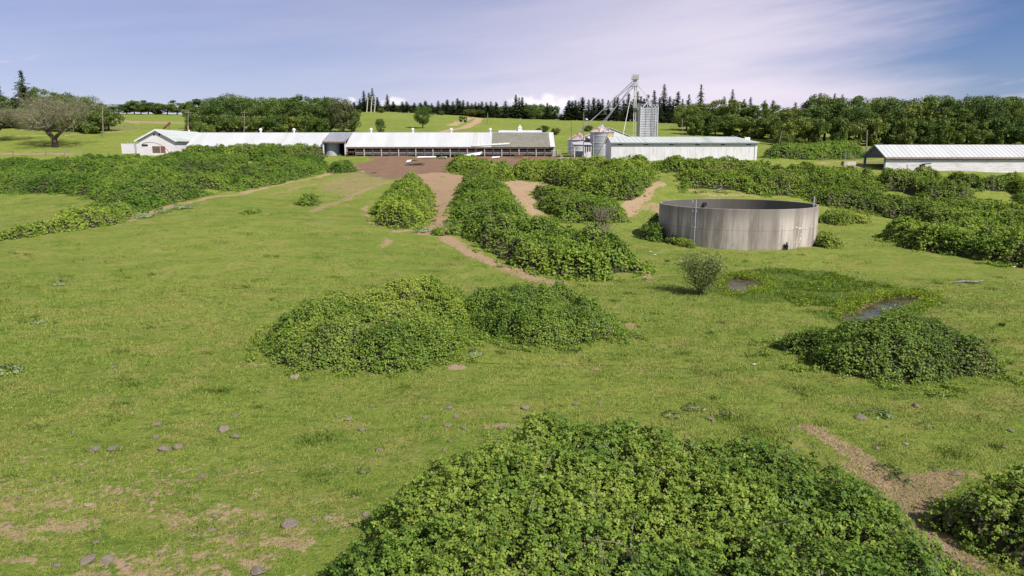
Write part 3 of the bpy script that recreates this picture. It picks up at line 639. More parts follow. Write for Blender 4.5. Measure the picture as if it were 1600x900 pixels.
bramble([(190,340,0),(220,332,0),(260,320,0),(330,303,0),(430,289,0),(500,270,0),(508,255,.6),(500,243,1.6),(400,238,1.8),(290,238,1.8),(200,245,1.4),(120,249,1.),(-60,254,.8),(-60,300,0),(0,303,0),(60,301,0),(110,303,0),(140,310,0),(160,318,0)],
  2.0, 2.8, .27, 2.2, 'vast bramble slope on the left below the white roofed barn', seed=36, far=True, hull=.5, lump=5.5, dead=.11, uneven=.7, patchy=.38)
bramble([(514,270,0),(535,271,0),(556,268,0),(552,258,.9),(535,252,1.1),(520,258,.9)], 1.8, 2., .3, 2.2, 'round bramble clump in the yard below the grey roofed passage', cat='bramble bush', name='bramble_bush', canes=3, seed=38, far=True, hull=.4, lump=3)
bramble([(460,320,0),(480,323,0),(500,319,0),(492,308,.6),(474,307,.6)], 1.1, 1.3, .24, 2.2, 'small bramble bush alone on the upper left pasture', cat='bramble bush', name='bramble_bush', canes=4, seed=40, hull=.35, lump=2, dead=.3)
bramble([(375,334,0),(390,336,0),(405,332,0),(398,328,.4),(380,328,.4)], .6, .8, .2, 2.0, 'tiny dark bramble tuft left of the small pasture bush', cat='bramble bush', name='bramble_bush', canes=0, seed=41, hull=.3, lump=2, tint_shift=-.1)
for k, (px, py, s, lb) in enumerate([(711,350,.9,'topmost of three tufts between the dirt track and the bank'), (716,365,1.0,'lowest of three tufts between the dirt track and the bank'), (690,367,.8,'dark tuft at the foot of the dirt track'), (709,322,.8,'pale tuft on the right edge of the dirt track'), (745,385,.4,'tiny tuft beside the worn path')]):
    x, y = hit(px, py); a = np.linspace(0, 2 * np.pi, 9)[:-1]
    bramble([('w', x + s * 1.2 * math.cos(t), y + s * 1.5 * math.sin(t)) for t in a], .9 * s, .9 * s, .2, 2.2, 'bramble ' + lb, cat='bramble bush', name='bramble_bush', canes=0, seed=50 + k, hull=.3, lump=1.5)
bramble([(1195,247,0),(1260,250,0),(1345,247,0),(1345,230,1.2),(1290,228,1.6),(1215,233,1.4)], 2.4, 3., .35, 2.0, 'bramble hedge behind the fence posts left of the open barn', canes=6, seed=60, far=True, hull=.6, lump=5)


bramble([('w', xcol(287, 240, 176.) , 175.), ('w', xcol(400, 240, 175.), 174.2), ('w', xcol(503, 240, 175.), 175.), ('w', xcol(503, 240, 180.), 180.6), ('w', xcol(287, 240, 180.), 180.6)], 3.0, 2.4, .3, 2.2, 'bramble hedge pressed against the front of the left barn wing', dead=.14, seed=62, far=True, hull=.5, lump=4, uneven=.35)
# ------------------------------------------------------------------ concrete tank
TC = (xcol(1148.5, 360, 87.6), 87.6); TR = 9.65; TZ0 = zrow(TC[1] - TR, 393) ; TZ1 = zrow(TC[1] - TR, 327.5)
t = empty('concrete_tank', (TC[0], TC[1], TZ0), 'round open concrete slurry tank stained grey brown standing in the pasture', 'tank')
H_ = TZ1 - TZ0
MB().lathe((TC[0], TC[1], TZ0), [(TR, -1.), (TR, H_ - .03), (TR - .03, H_), (TR - .27, H_), (TR - .30, H_ - .03)], 128).build('wall', M['concrete'], t)
o = t.children[0]
me = o.data
# inner wall and floor
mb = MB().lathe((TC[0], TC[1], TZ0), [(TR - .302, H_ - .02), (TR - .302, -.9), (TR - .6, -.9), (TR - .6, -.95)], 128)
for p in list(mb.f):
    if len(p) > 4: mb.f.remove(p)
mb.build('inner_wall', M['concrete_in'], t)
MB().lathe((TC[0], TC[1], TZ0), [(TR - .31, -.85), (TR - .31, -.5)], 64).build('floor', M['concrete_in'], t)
for p in list(me.polygons): pass
import bmesh
bm = bmesh.new(); bm.from_mesh(me); bmesh.ops.delete(bm, geom=[f for f in bm.faces if len(f.verts) > 4], context='FACES'); bm.to_mesh(me); bm.free()
bm = bmesh.new(); mb = None
def on_tank(ang, r, z): return Vector((TC[0] + r * math.cos(ang), TC[1] + r * math.sin(ang), TZ0 + z))
def tank_ladder(ang, r0, z0, z1, lab):
    lad = MB(); tv = Vector((-math.sin(ang), math.cos(ang), 0))
    l = None
    for s in (-1, 1):
        p = on_tank(ang, r0, z0) + tv * (.24 * s); q = on_tank(ang, r0, z1) + tv * (.24 * s)
        lad.tube([p, q], .034, 6)
    o = lad.build('ladder', M['galv_lt'], t); o['label'] = lab
    rg = MB(); z = z0 + .3
    while z < z1 - .1:
        rg.tube([on_tank(ang, r0, z) + tv * -.24, on_tank(ang, r0, z) + tv * .24], .014, 5); z += .3
    rg.build('rung', M['galv_lt'], o)
    br = MB()
    for z in np.arange(z0 + .5, min(z1, H_), 1.9):
        for s in (-1, 1):
            a = on_tank(ang, r0, z) + tv * (.24 * s); b = on_tank(ang, TR if r0 > TR else TR - .3, z) + tv * (.24 * s); br.bar(a, b, .05)
    br.build('bracket', M['galv_lt'], o)
aL = math.atan2(-math.sqrt(max(0.01, 1 - .73 ** 2)), -.73)
tank_ladder(aL, TR + .2, .1, H_ + .95, 'outer steel ladder')
aR = math.atan2(.36, .93); tank_ladder(math.atan2(-.20, .80) , TR - .5, H_ - 3.2, H_ + 1.05, 'inner ladder rails rising above the rim')
# dark outlet hole on the far inner wall
ah = math.atan2(.985, -.17)
p = on_tank(ah, TR - .33, H_ - .75); MB().tube([p, p + Vector((.06, -.35, 0))], [.28, .28], 12).build('inlet_pipe', M['black'], t)
# white lime leaks from the cracks
cr = MB(); r_ = random.Random(4)
def leak(px, row, w, h):
    s = (px - 1155) / 125. - .04; a = math.atan2(-math.sqrt(max(.01, 1 - s * s)), s); z = H_ * (393 - row) / 66.
    k = 7; V = []
    for i in range(k):
        zz = z - h * i / (k - 1); ww = w * r_.uniform(.35, 1) * (1 - abs(i / (k - 1) - .3)) / TR
        V += [on_tank(a - ww + r_.uniform(-.3, .3) * ww, TR + .006, zz), on_tank(a + ww, TR + .006, zz)]
    cr.add(V, [(2 * i, 2 * i + 1, 2 * i + 3, 2 * i + 2) for i in range(k - 1)])
for px, row, w, h in [(1226,351,.05,.75),(1222,357,.22,.16),(1216,355.5,.3,.07),(1208,356,.3,.05),(1235,358.5,.6,.05),(1250,357,.5,.045),(1225,366,.06,.35),(1224,373,.12,.3),(1223,378,.06,.3),(1252,366,.03,.6),(1263,368,.03,.5),(1233,374,.02,.5),(1190,356,.25,.035),(1213,378,.03,.4)]: leak(px, row, w, h)
cr.build('lime_stain', M['white_scrap'], t)
a = math.atan2(-.955, .297); v = MB(); p = on_tank(a, TR + .25, -.15)
v.tube([on_tank(a, TR - .05, .55), on_tank(a, TR + .28, .55)], .16, 10); v.tube([on_tank(a, TR + .28, -.2), on_tank(a, TR + .28, .95)], .09, 8)
v.tube([on_tank(a, TR + .28, .30), on_tank(a, TR + .28, .75)], [.2, .2], 10); v.tube([on_tank(a, TR + .3, .95), on_tank(a, TR + .3, 1.0)], .17, 12)
v.box(p.x - .16, p.x + .14, p.y - .22, p.y + .1, p.z - .3, p.z + .35)
v.build('outlet_valve', M['black'], t)
MB().lathe((TC[0], TC[1], TZ0), [(TR + .35, -.9), (TR + .3, .03), (TR - .1, .035)], 96).build('footing', M['concrete'], t)
x, y, z = G(1292, 386); b = MB().lathe((x, y - .6, z), [(.34, 0), (.42, .62), (.47, .66), (.42, .66), (.38, .1)], 20).build('feed_tub', M['black']); tag(b, 'black plastic tub in grass at the right foot of the concrete tank', 'tub')

# ------------------------------------------------------------------ barn helpers
def roof_plane(q, t, name, mat, parent, rib=.9, lab=None):
    """q: eave_left, eave_right, ridge_right, ridge_left. sheet with raised ribs running up the slope"""
    a, b, c, d = [Vector(p) for p in q]; mb = MB().slab([a, b, c, d], t)
    n = (b - a).cross(d - a).normalized(); L_ = (b - a).length; k = int(L_ / rib)
    for i in range(1, k):
        f = i / k; p0 = a.lerp(b, f) + n * .02; p1 = d.lerp(c, f) + n * .02; mb.bar(p0, p1, .07, .05)
    o = mb.build(name, mat, parent)
    if lab: o['label'] = lab
    return o
def wall_x(x0, x1, y, z0, z1, th=.2): return MB().box(x0, x1, y, y + th, z0, z1)
def vent(x, y, z, parent, cup=False):
    m = MB().lathe((x, y, z), [(.26, -.5), (.26, .55), (.42, .60), (.45, .95), (.40, 1.0), (.12, 1.22), (.02, 1.25)], 14)
    m.build('roof_vent', M['white_scrap'], parent, smooth=False)

# long barn with open feeding front
YE, YR, YB = 181.6, 190., 198.4
ze, zr = zrow(YE, 229.5), zrow(YR, 207.2); zb = zrow(YE, 243.5)
xl, xm, xr = xcol(539, 229, YE), xcol(769, 207, YR), xcol(857, 207, YR)
xe = xcol(864.5, 207, YR)
lb = empty('long_barn', ((xl + xe) / 2, YR, zb), 'long low barn with white and shingled roof over an open stall front', 'barn')
roof_plane([(xl, YE, ze), (xm, YE, ze), (xm, YR, zr), (xl, YR, zr)], .07, 'roof', M['white_roof'], lb, .95)
sh = MB().slab([(xm + .02, YE, ze - .02), (xr, YE, ze - .02), (xr, YR, zr - .03), (xm + .02, YR, zr - .03)], .08)
for i in range(22):
    f = i / 22; sh.bar((xm + .1, YE + (YR - YE) * f, ze + (zr - ze) * f + .0), (xr - .05, YE + (YR - YE) * f, ze + (zr - ze) * f + .0), .12, .04)
sh.build('roof', M['shingle'], lb, label='mossy grey shingled roof section')
roof_plane([(xr + .02, YE - .2, ze + .03), (xe, YE - .2, ze + .03), (xe, YR, zr + .04), (xr + .02, YR, zr + .04)], .08, 'roof', M['white_roof'], lb, .7, 'white metal end strip of the roof')
MB().slab([(xl, YR + .02, zr), (xe, YR + .02, zr), (xe, YB, ze), (xl, YB, ze)], .07).build('roof', M['white_roof'], lb, label='far slope of the white roof')
MB().box(xl, xe, YR - .12, YR + .12, zr - .02, zr + .09).build('ridge_cap', M['white_roof'], lb)
MB().box(xl + .2, xe - .2, YE + .06, YE + .16, ze - .42, ze - .1).build('fascia', M['brown_wood'], lb)
MB().box(xl + .3, xe - .3, YE + 4.2, YE + 4.4, zb - 1, ze + 1.9).build('back_wall', M['dark'], lb)  # near-black colour paints in the shade of the open stalls
MB().prism([(xe - .25, YE + .4, zb - 1), (xe - .25, YB - .4, zb - 1), (xe - .25, YB - .4, ze - .1), (xe - .25, YR, zr - .12), (xe - .25, YE + .4, ze - .1)], 0, (.15, 0, 0)).build('end_wall', M['old_white'], lb)
MB().prism([(xl + .15, YE + .4, zb - 1), (xl + .15, YB - .4, zb - 1), (xl + .15, YB - .4, ze - .1), (xl + .15, YR, zr - .12), (xl + .15, YE + .4, ze - .1)], 0, (.15, 0, 0)).build('end_wall', M['brown_wood'], lb)
nb = 24
for i in range(nb + 1):
    x = xl + .4 + (xe - xl - .8) * i / nb; w = .20 if i % 2 == 0 else .11
    MB().box(x - w / 2, x + w / 2, YE + .2, YE + .2 + w, gz(x, YE) - .3, ze - .12).build('post', M['pale_wood' if i % 2 == 0 else 'wood'], lb)
for zz, hh, mt in ((1.35, .16, 'wood'), (.78, .12, 'galv'), (.25, .5, 'dirtwood')):
    MB().box(xl + 2.6, xe - .3, YE + .42, YE + .5, zb + zz, zb + zz + hh).build('rail', M[mt], lb)
MB().box(xl + .3, xe - .3, YE + 2.2, YE + 2.3, zb + .9, zb + 1.25).build('feed_bunk', M['galv'], lb)
for px in (580, 645, 705, 766): vent(xcol(px, 207, YR), YR, zr, lb)

# left wing
xa, xb = xcol(289, 228, YE), xcol(506.5, 228, YE)
lw = empty('west_barn', ((xa + xb) / 2, YR, zb), 'long barn wing with bright white roof rising behind the left bramble slope', 'barn')
roof_plane([(xa, YE, ze + .1), (xb, YE, ze + .1), (xb, YR, zr - .05), (xa, YR, zr - .05)], .07, 'roof', M['white_roof'], lw, .95)
MB().slab([(xa, YR + .02, zr - .05), (xb, YR + .02, zr - .05), (xb, YB, ze), (xa, YB, ze)], .07).build('roof', M['white_roof'], lw, label='far slope of the white roof')
MB().box(xa + .2, xb - .2, YE + .4, YE + .6, zb - 1.5, ze).build('wall', M['dirtwood'], lw)
for xx in (xa + .3, xb - .5):
    MB().prism([(xx, YE + .6, zb - 1), (xx, YB - .4, zb - 1), (xx, YB - .4, ze - .1), (xx, YR, zr - .2), (xx, YE + .6, ze - .1)], 0, (.15, 0, 0)).build('end_wall', M['old_white'], lw)
MB().box(xa, xb, YR - .12, YR + .12, zr - .07, zr + .05).build('ridge_cap', M['white_roof'], lw)
for px in (407.5, 459.5): vent(xcol(px, 207, YR), YR, zr - .05, lw)

# grey roofed passage between the barns
xp0, xp1 = xcol(503.5, 221, YE), xcol(540.5, 221, YE); zp = zrow(YE, 221.3)
bw = empty('roofed_passage', ((xp0 + xp1) / 2, YR, zb), 'grey metal roof over the dark open passage between the two white barns', 'shed')
roof_plane([(xp0, YE - .5, zp), (xp1, YE - .5, zp), (xp1, YR, zr + .10), (xp0, YR, zr + .10)], .07, 'roof', M['grey_roof'], bw, .8)
MB().slab([(xp0, YR + .02, zr + .10), (xp1, YR + .02, zr + .10), (xp1, YB, zp), (xp0, YB, zp)], .07).build('roof', M['grey_roof'], bw, label='far slope of the grey roof')
MB().box(xp0 + .1, xp1 - .1, YE - .45, YE - .3, zp - .4, zp - .1).build('beam', M['brown_wood'], bw)
for x in (xp0 + .25, xp1 - .25): MB().box(x - .14, x + .14, YE - .2, YE + .08, zb - 1, zp - .1).build('post', M['old_white'], bw)
MB().box(xp0 + .2, xp1 - .2, YE + 7.5, YE + 7.7, zb - 1, zp + 1.2).build('back_wall', M['dark'], bw)  # near-black here and on the side wall paints the passage's shade
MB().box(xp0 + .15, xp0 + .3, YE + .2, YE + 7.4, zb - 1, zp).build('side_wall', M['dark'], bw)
x = xcol(519, 235, 184.5); st = empty('steel_tank', (x, 184.5, gz(x, 184.5)), 'upright grey corrugated tank standing under the grey passage roof', 'tank')
prof = []
for i in range(17): prof.append((1.95 + (.05 if i % 2 else 0), -.3 + i * .235))
MB().lathe((x, 184.5, gz(x, 184.5)), prof, 40).build('shell', M['galv'], st)
MB().lathe((x, 184.5, gz(x, 184.5) + 3.45), [(2.05, 0), (2.05, .06), (.2, .25)], 40).build('lid', M['grey_roof'], st)

# gabled milk house, far left end
Yh = 182.; xa2, xap, xb2 = xcol(211, 220.5, Yh), xcol(244, 202.5, Yh), xcol(277.5, 220.5, Yh); zh0 = zrow(Yh, 237); zh1 = zrow(Yh, 220.5); zh2 = zrow(Yh, 202.5)
mh = empty('milk_house', (xap, Yh + 12, zh0), 'white gabled milk house at the left end of the barns', 'house')
Yk = 206.
MB().slab([(xap, Yh - .6, zh2), (xa2, Yh - .6, zh1), (xa2, Yk, zh1), (xap, Yk, zh2)], .16).build('roof', M['white_roof'], mh)
roof_plane([(xb2, Yh - .6, zh1), (xb2, Yk, zh1), (xap, Yk, zh2), (xap, Yh - .6, zh2)], .16, 'roof', M['green_roof'], mh, 1.0, 'pale right slope of the house roof')
MB().prism([(xa2 + .9, Yh, zh0 - 1), (xb2 - .7, Yh, zh0 - 1), (xb2 - .7, Yh, zh1 + .18), (xap, Yh, zh2 - .22), (xa2 + .9, Yh, zh1 + .25)], 0, (0, .2, 0)).build('wall', M['house_wall'], mh)
MB().box(xb2 - .9, xb2 - .7, Yh + .2, Yk - .3, zh0 - 1, zh1 + .15).build('wall', M['house_wall'], mh)
MB().box(xa2 + .9, xa2 + 1.1, Yh + .2, Yk - .3, zh0 - 1, zh1 + .2).build('wall', M['house_wall'], mh)
for p, q in (((xa2, zh1), (xap, zh2)), ((xap, zh2), (xb2, zh1))):
    MB().bar((p[0], Yh - .62, p[1] - .12), (q[0], Yh - .62, q[1] - .12), .06, .3).build('bargeboard', M['white_scrap'], mh)
for dx in (-.7, .7): MB().box(xap + dx - .22, xap + dx + .22, Yh - .05, Yh - .01, zh2 - 1.5, zh2 - 1.0).build('gable_vent', M['dark'], mh)
MB().box(xcol(238, 230, Yh), xcol(250, 230, Yh), Yh - .06, Yh - .01, zh0 - .3, zrow(Yh, 228.5)).build('door', M['brown_wood'], mh)
MB().box(xcol(222, 228, Yh), xcol(231, 228, Yh), Yh - .06, Yh - .01, zrow(Yh, 228.5), zrow(Yh, 225.5)).build('window', M['dark'], mh)
dr = MB().box(xcol(251, 230, Yh), xcol(258, 230, Yh), Yh - .06, Yh - .01, zh0 - .3, zrow(Yh, 228.5)).build('door', M['rust'], mh); dr['label'] = 'rusty second door'
Yt = 178.; wt = empty('bulk_tank', (xcol(203, 230, Yt), Yt, zrow(Yt, 236)), 'white box shaped bulk tank left of the gabled milk house', 'tank')
MB().box(xcol(193, 230, Yt), xcol(215, 230, Yt), Yt - 1, Yt + 1.2, zrow(Yt, 240), zrow(Yt, 224.5)).build('body', M['old_white'], wt)
MB().box(xcol(213.5, 230, Yt), xcol(216.5, 230, Yt), Yt - 1.06, Yt - 1.0, zrow(Yt, 240), zrow(Yt, 224)).build('corner_post', M['galv'], wt)
for px in (200, 205, 210): MB().tube([(xcol(px, 225, Yt), Yt, zrow(Yt, 225)), (xcol(px, 225, Yt), Yt, zrow(Yt, 225) + .9)], .05, 6).build('vent_pipe', M['galv'], wt)
pts = [(xcol(px, row, 178.5), 178.5, zrow(178.5, row)) for px, row in ((221,226),(226,223.5),(233,222.5),(241,223),(249,225.5),(256,229.5),(261,234),(264,238))]
o = MB().tube(pts, .07, 6).build('hose_arch', M['dark_gable']); tag(o, 'thin dark arching pipe in front of the white gable wall', 'pipe')

# low white roof behind with its cupola
Yq = 207.; ub = empty('rear_barn', (xcol(813, 206, Yq), Yq, 11), 'low white roof ridge with a cupola showing behind the shingled barn roof', 'barn')
xq0, xq1 = xcol(779, 205, Yq), xcol(847, 205, Yq); zq = zrow(Yq, 203.6)
roof_plane([(xq0, Yq - 4, zq - 2.0), (xq1, Yq - 4, zq - 2.0), (xq1, Yq, zq), (xq0, Yq, zq)], .08, 'roof', M['white_roof'], ub, 1.)
MB().slab([(xq0, Yq + .02, zq), (xq1, Yq + .02, zq), (xq1, Yq + 5, zq - 2.), (xq0, Yq + 5, zq - 2.)], .08).build('roof', M['white_roof'], ub)
MB().box(xq0 + .3, xq1 - .3, Yq - 3.5, Yq + 4.5, 10.5, zq - 1.9).build('wall', M['old_white'], ub)
xq = xcol(812.5, 200, Yq)
cp = MB().box(xq - .55, xq + .55, Yq - .55, Yq + .55, zq - .4, zq + .6).build('cupola', M['white_scrap'], ub)
MB().lathe((xq, Yq, zq + .6), [(.95, 0), (.75, .15), (.08, .85), (.04, 1.2)], 4, math.pi / 4).build('cupola_roof', M['white_scrap'], cp)

# white block building
Yf, Yc, Yg = 150., 154.6, 159.2
x0, x1 = xcol(955, 235, Yf), xcol(1183, 235, Yf); zw0 = zrow(Yf, 247); zw1 = zrow(Yf, 222.5); zc = zrow(Yc, 213.6)
wb = empty('block_building', ((x0 + x1) / 2, Yc, zw0), 'long white block building with pale green metal roof beside the grain bins', 'building')
mb = MB().box(x0, x1, Yf, Yf + .25, zw0 - 1.5, zw1)
for i in range(1, 19):
    x = x0 + (x1 - x0) * i / 19; mb.box(x - .04, x + .04, Yf - .03, Yf - .002, zw0 - 1.5, zw1 - .02)
mb.build('wall', M['white_wall'], wb)
MB().prism([(x0 + .01, Yf + .25, zw0 - 1.5), (x0 + .01, Yg, zw0 - 1.5), (x0 + .01, Yg, zw1), (x0 + .01, Yc, zc - .12), (x0 + .01, Yf + .25, zw1)], 0, (.25, 0, 0)).build('gable_wall', M['white_wall'], wb)
MB().box(x1 - .25, x1 - .01, Yf + .25, Yg, zw0 - 1.5, zw1).build('wall', M['white_wall'], wb)
MB().box(x0 + .3, x1, Yg - .2, Yg, zw0 - 1.5, zw1).build('wall', M['white_wall'], wb)
xh = xcol(1150, 214, Yc); e = .45
roof_plane([(x0 - .2, Yf - e, zw1 - .02), (x1 + .3, Yf - e, zw1 - .02), (xh, Yc, zc), (x0 - .2, Yc, zc)], .1, 'roof', M['green_roof'], wb, 1.1)
MB().slab([(x1 + .3, Yf - e, zw1 - .02), (x1 + .3, Yg + e, zw1 - .02), (xh, Yc, zc)], .1).build('roof', M['green_roof'], wb, label='hipped right end of the roof')
MB().slab([(x0 - .2, Yc, zc), (xh, Yc, zc), (x1 + .3, Yg + e, zw1 - .02), (x0 - .2, Yg + e, zw1 - .02)], .1).build('roof', M['green_roof'], wb, label='far slope of the roof')
MB().box(x0 - .1, x1 + .2, Yf - e + .03, Yf - e + .1, zw1 - .34, zw1 - .13).build('fascia', M['teal'], wb)
for f in np.linspace(.06, .94, 6): MB().box(x0 + (x1 - x0) * f - .5, x0 + (x1 - x0) * f + .5, Yf - .06, Yf - .035, zw1 - .55, zw1 - .36).build('vent_slot', M['dark'], wb)
MB().box(x1 - .5, x1 - .05, Yf - .12, Yf - .035, zw0 - 1.5, zw1 - .1).build('corner_board', M['white_scrap'], wb)
MB().box(xcol(1164, 218, 153.) , xcol(1172, 218, 153.), 153., 153.5, zw1 + .3, zw1 + 1.15).build('roof_vent', M['white_scrap'], wb)

# open ended barn on the right
Yf, Yc, Yg = 140., 144.2, 148.4
x0 = xcol(1383, 250, Yf); x1 = x0 + 62; zw0 = zrow(Yf, 267); zw1 = zrow(Yf, 245.6); zc = zrow(Yc, 226.2); zt = zrow(Yf, 250)
rb = empty('open_barn', (x0 + 30, Yc, zw0), 'long white roofed barn with dark open gable end on the right', 'barn')
e = .5
roof_plane([(x0 - .3, Yf - e, zw1), (x1, Yf - e, zw1), (x1, Yc, zc), (x0 - .3, Yc, zc)], .1, 'roof', M['white_roof'], rb, .9)
MB().slab([(x0 - .3, Yc + .02, zc), (x1, Yc + .02, zc), (x1, Yg + e, zw1), (x0 - .3, Yg + e, zw1)], .1).build('roof', M['white_roof'], rb, label='far slope of the roof')
MB().box(x0 - .1, x1, Yf - e + .02, Yf - e + .12, zw1 - .38, zw1 - .1).build('fascia', M['wood'], rb)
mb = MB().box(x0 + .2, x1, Yf, Yf + .2, zw0 - 1.5, zt)
for i in range(9): mb.box(x0 + .2, x1 - .01, Yf - .02, Yf - .002, zw0 - .6 + i * .36, zw0 - .6 + i * .36 + .03)
mb.build('wall', M['old_white'], rb)
MB().box(x0 + .5, x1, Yf + .9, Yf + 1.05, zt - .3, zw1 + .1).build('inner_wall', M['dark'], rb)  # dark sheet behind the eave gap, painting in the overhang's shadow
MB().prism([(x0 - .02, Yf - .2, zw1 - .15), (x0 - .02, Yg + .2, zw1 - .15), (x0 - .02, Yc, zc - .12)], 0, (.12, 0, 0)).build('gable_wall', M['dark_gable'], rb)
for y0_, y1_ in ((Yf - e, Yc), (Yg + e, Yc)): MB().bar((x0 - .33, y0_, zw1 - .06), (x0 - .33, y1_, zc - .06), .07, .24).build('bargeboard', M['teal'], rb)
for yy in (Yf + .02, Yg - .3): MB().box(x0 - .05, x0 + .35, yy, yy + .35, zw0 - 1.5, zw1 - .1).build('post', M['teal'], rb)
MB().box(x0 + 6, x0 + 6.2, Yf + .3, Yg - .2, zw0 - 1.5, zw1).build('inner_wall', M['dirtwood'], rb)
MB().box(x0 - .3, x0 + 9, Yg, Yg + .15, zw0 - 1, zw0 + 1.3).build('low_wall', M['old_white'], rb)
MB().prism([(x1 - .3, Yf, zw0 - 1.5), (x1 - .3, Yg, zw0 - 1.5), (x1 - .3, Yg, zw1), (x1 - .3, Yc, zc - .15), (x1 - .3, Yf, zw1)], 0, (.2, 0, 0)).build('gable_wall', M['old_white'], rb)
x = xcol(1441, 258, 139.4); pu = empty('hay_elevator', (x, 139.3, gz(x, 139.3)), 'small dark pump with spout arm at the open barn wall', 'pump')
MB().box(x - .45, x + .35, 139, 139.6, gz(x, 139.3) - .2, zrow(139.3, 257)).build('body', M['black'], pu)
MB().bar((x - .2, 139.2, zrow(139.3, 256.5)), (x + 1.6, 139.2, zrow(139.3, 255.5)), .18).build('spout', M['black'], pu)
x, y, z = G(1328, 266); y = 143.; x = xcol(1328, 258, y); z = gz(x, y)
hb = empty('hay_feeder', (x, y, z), 'wooden box trough on legs on grass left of the open barn', 'trough')
zt_ = zrow(y, 252.5)
MB().box(x - 1.4, x + 1.0, y - .5, y + .5, zt_ - .75, zt_).build('box', M['pale_wood'], hb)
MB().box(x - 1.6, x - 1.4, y - .6, y + .6, zt_ - .8, zt_ + .05).build('end_board', M['wood'], hb)
for dx in (-1.2, .8):
    for dy in (-.4, .4): MB().box(x + dx - .07, x + dx + .07, y + dy - .07, y + dy + .07, z - .4, zt_ - .76).build('leg', M['pale_wood'], hb)

# ------------------------------------------------------------------ grain bins, tower, elevator
def grain_bin(pxl, pxr, eave, apex, base_row, Y, lab, name='grain_bin'):
    x = xcol((pxl + pxr) / 2, eave, Y); r = (xcol(pxr, eave, Y) - xcol(pxl, eave, Y)) / 2; z0 = gz(x, Y) - .3; z1 = zrow(Y - r, eave); z2 = zrow(Y, apex)
    b = empty(name, (x, Y, z0), lab, 'grain bin', 'round grain bins')
    prof = []; n = int((z1 - z0) / .16)
    for i in range(n + 1): prof.append((r - (.035 if i % 2 else 0), (z1 - z0) * i / n))
    MB().lathe((x, Y, z0), prof, 56).build('shell', M['galv'], b)
    rf = MB().lathe((x, Y, z1), [(r + .18, -.05), (r + .18, .03), (.55, z2 - z1 - .1), (.5, z2 - z1 + .1), (.08, z2 - z1 + .2)], 40)
    for k in range(20):
        a = 2 * math.pi * k / 20; rf.bar((x + (r + .15) * math.cos(a), Y + (r + .15) * math.sin(a), z1 + .06), (x + .6 * math.cos(a), Y + .6 * math.sin(a), z2 - .07), .07, .09)
    rf.build('roof', M['rust_roof'], b)
    for k in range(3):
        z = z0 + (z1 - z0) * (k + 1) / 3.6; MB().lathe((x, Y, z), [(r + .012, 0), (r + .05, .03), (r + .05, .11), (r + .012, .14)], 56, closed=False).build('hoop', M['galv_lt'], b)
    return b, Vector((x, Y, z2)), r
bn1, ap1, r1 = grain_bin(887, 922, 218.5, 208.5, 240, 188.5, 'smaller round grain bin with rust streaked cone roof, behind the lean-to')
bn2, ap2, r2 = grain_bin(922, 959, 206.5, 196, 240, 185.5, 'taller round grain bin with rust streaked cone roof, next to the white block building')
x = xcol(949, 212, 183); MB().box(xcol(946.5, 212, 182.6), xcol(955, 212, 182.6), 182.55, 182.62, zrow(182.5, 213.5), zrow(182.5, 209)).build('warning_panel', M['yellow'], bn2)
x = ap2.x - r2 * .75; MB().box(x - .05, x + .05, ap2.y - r2 * .72, ap2.y - r2 * .70, gz(x, 185) - .2, zrow(185.5 - r2, 207)).build('ladder', M['galv_lt'], bn2)

# square corrugated tower
Yw = 180.5; x0, x1 = xcol(1001, 190, Yw), xcol(1027.5, 190, Yw); w = x1 - x0; zb_ = gz(x0, Yw) - .5; zt_ = zrow(Yw, 168.5)
tw = empty('square_silo', ((x0 + x1) / 2, Yw + w / 2, zb_), 'tall square corrugated steel feed tower beside the elevator leg', 'silo')
cx, cy = (x0 + x1) / 2, Yw + w / 2; hs = w / 2 * math.sqrt(2); n = int((zt_ - zb_) / .3); prof = []
for i in range(n + 1): prof.append((hs - (.09 if i % 2 else 0), (zt_ - zb_) * i / n))
MB().lathe((cx, cy, zb_), prof, 4, math.pi / 4).build('shell', M['silo'], tw)
for sx, sy in ((-1,-1),(1,-1),(1,1),(-1,1)): MB().box(cx + sx * w / 2 - .12, cx + sx * w / 2 + .12, cy + sy * w / 2 - .12, cy + sy * w / 2 + .12, zb_, zt_ + .35).build('corner_post', M['galv_lt'], tw)
for f in (.3, .62, .84): MB().box(cx - w / 2 + f * w - .05, cx - w / 2 + f * w + .05, Yw - .06, Yw - .005, zb_, zt_ + .1).build('stiffener', M['silo'], tw)
xl_ = x0 + w * .8; lad = MB()
for s in (-.22, .22): lad.tube([(xl_ + s, Yw - .3, zb_), (xl_ + s, Yw - .3, zt_ + .9)], .035, 5)
lad = lad.build('ladder', M['galv_lt'], tw); rg = MB()
for z in np.arange(zb_ + .3, zt_ + .6, .35): rg.tube([(xl_ - .22, Yw - .3, z), (xl_ + .22, Yw - .3, z)], .018, 4)
rg.build('rung', M['galv_lt'], lad)
cg = MB()
for z in np.arange(zb_ + 3, zt_ + 1, 1.2): cg.tube([(xl_ + .38 * math.cos(a), Yw - .3 - .55 * math.sin(a), z) for a in np.linspace(0, math.pi, 7)], .022, 4)
cg.build('safety_cage', M['galv_lt'], lad)
apx = Vector((xcol(1013.5, 157.5, cy), cy, zrow(cy, 157.5)))
for sx, sy in ((-1,-1),(1,-1),(1,1),(-1,1),(-.35,-1),(.35,-1)): MB().tube([(cx + sx * w / 2 * .8, cy + sy * w / 2 * .8, zt_), apx], .07, 5).build('cone_strut', M['galv_lt'], tw)
MB().lathe((apx.x, apx.y, apx.z - .25), [(.1, 0), (.42, .08), (.45, .5), (.3, .75), (.1, .85)], 12).build('inlet_cap', M['pale_wood'], tw)
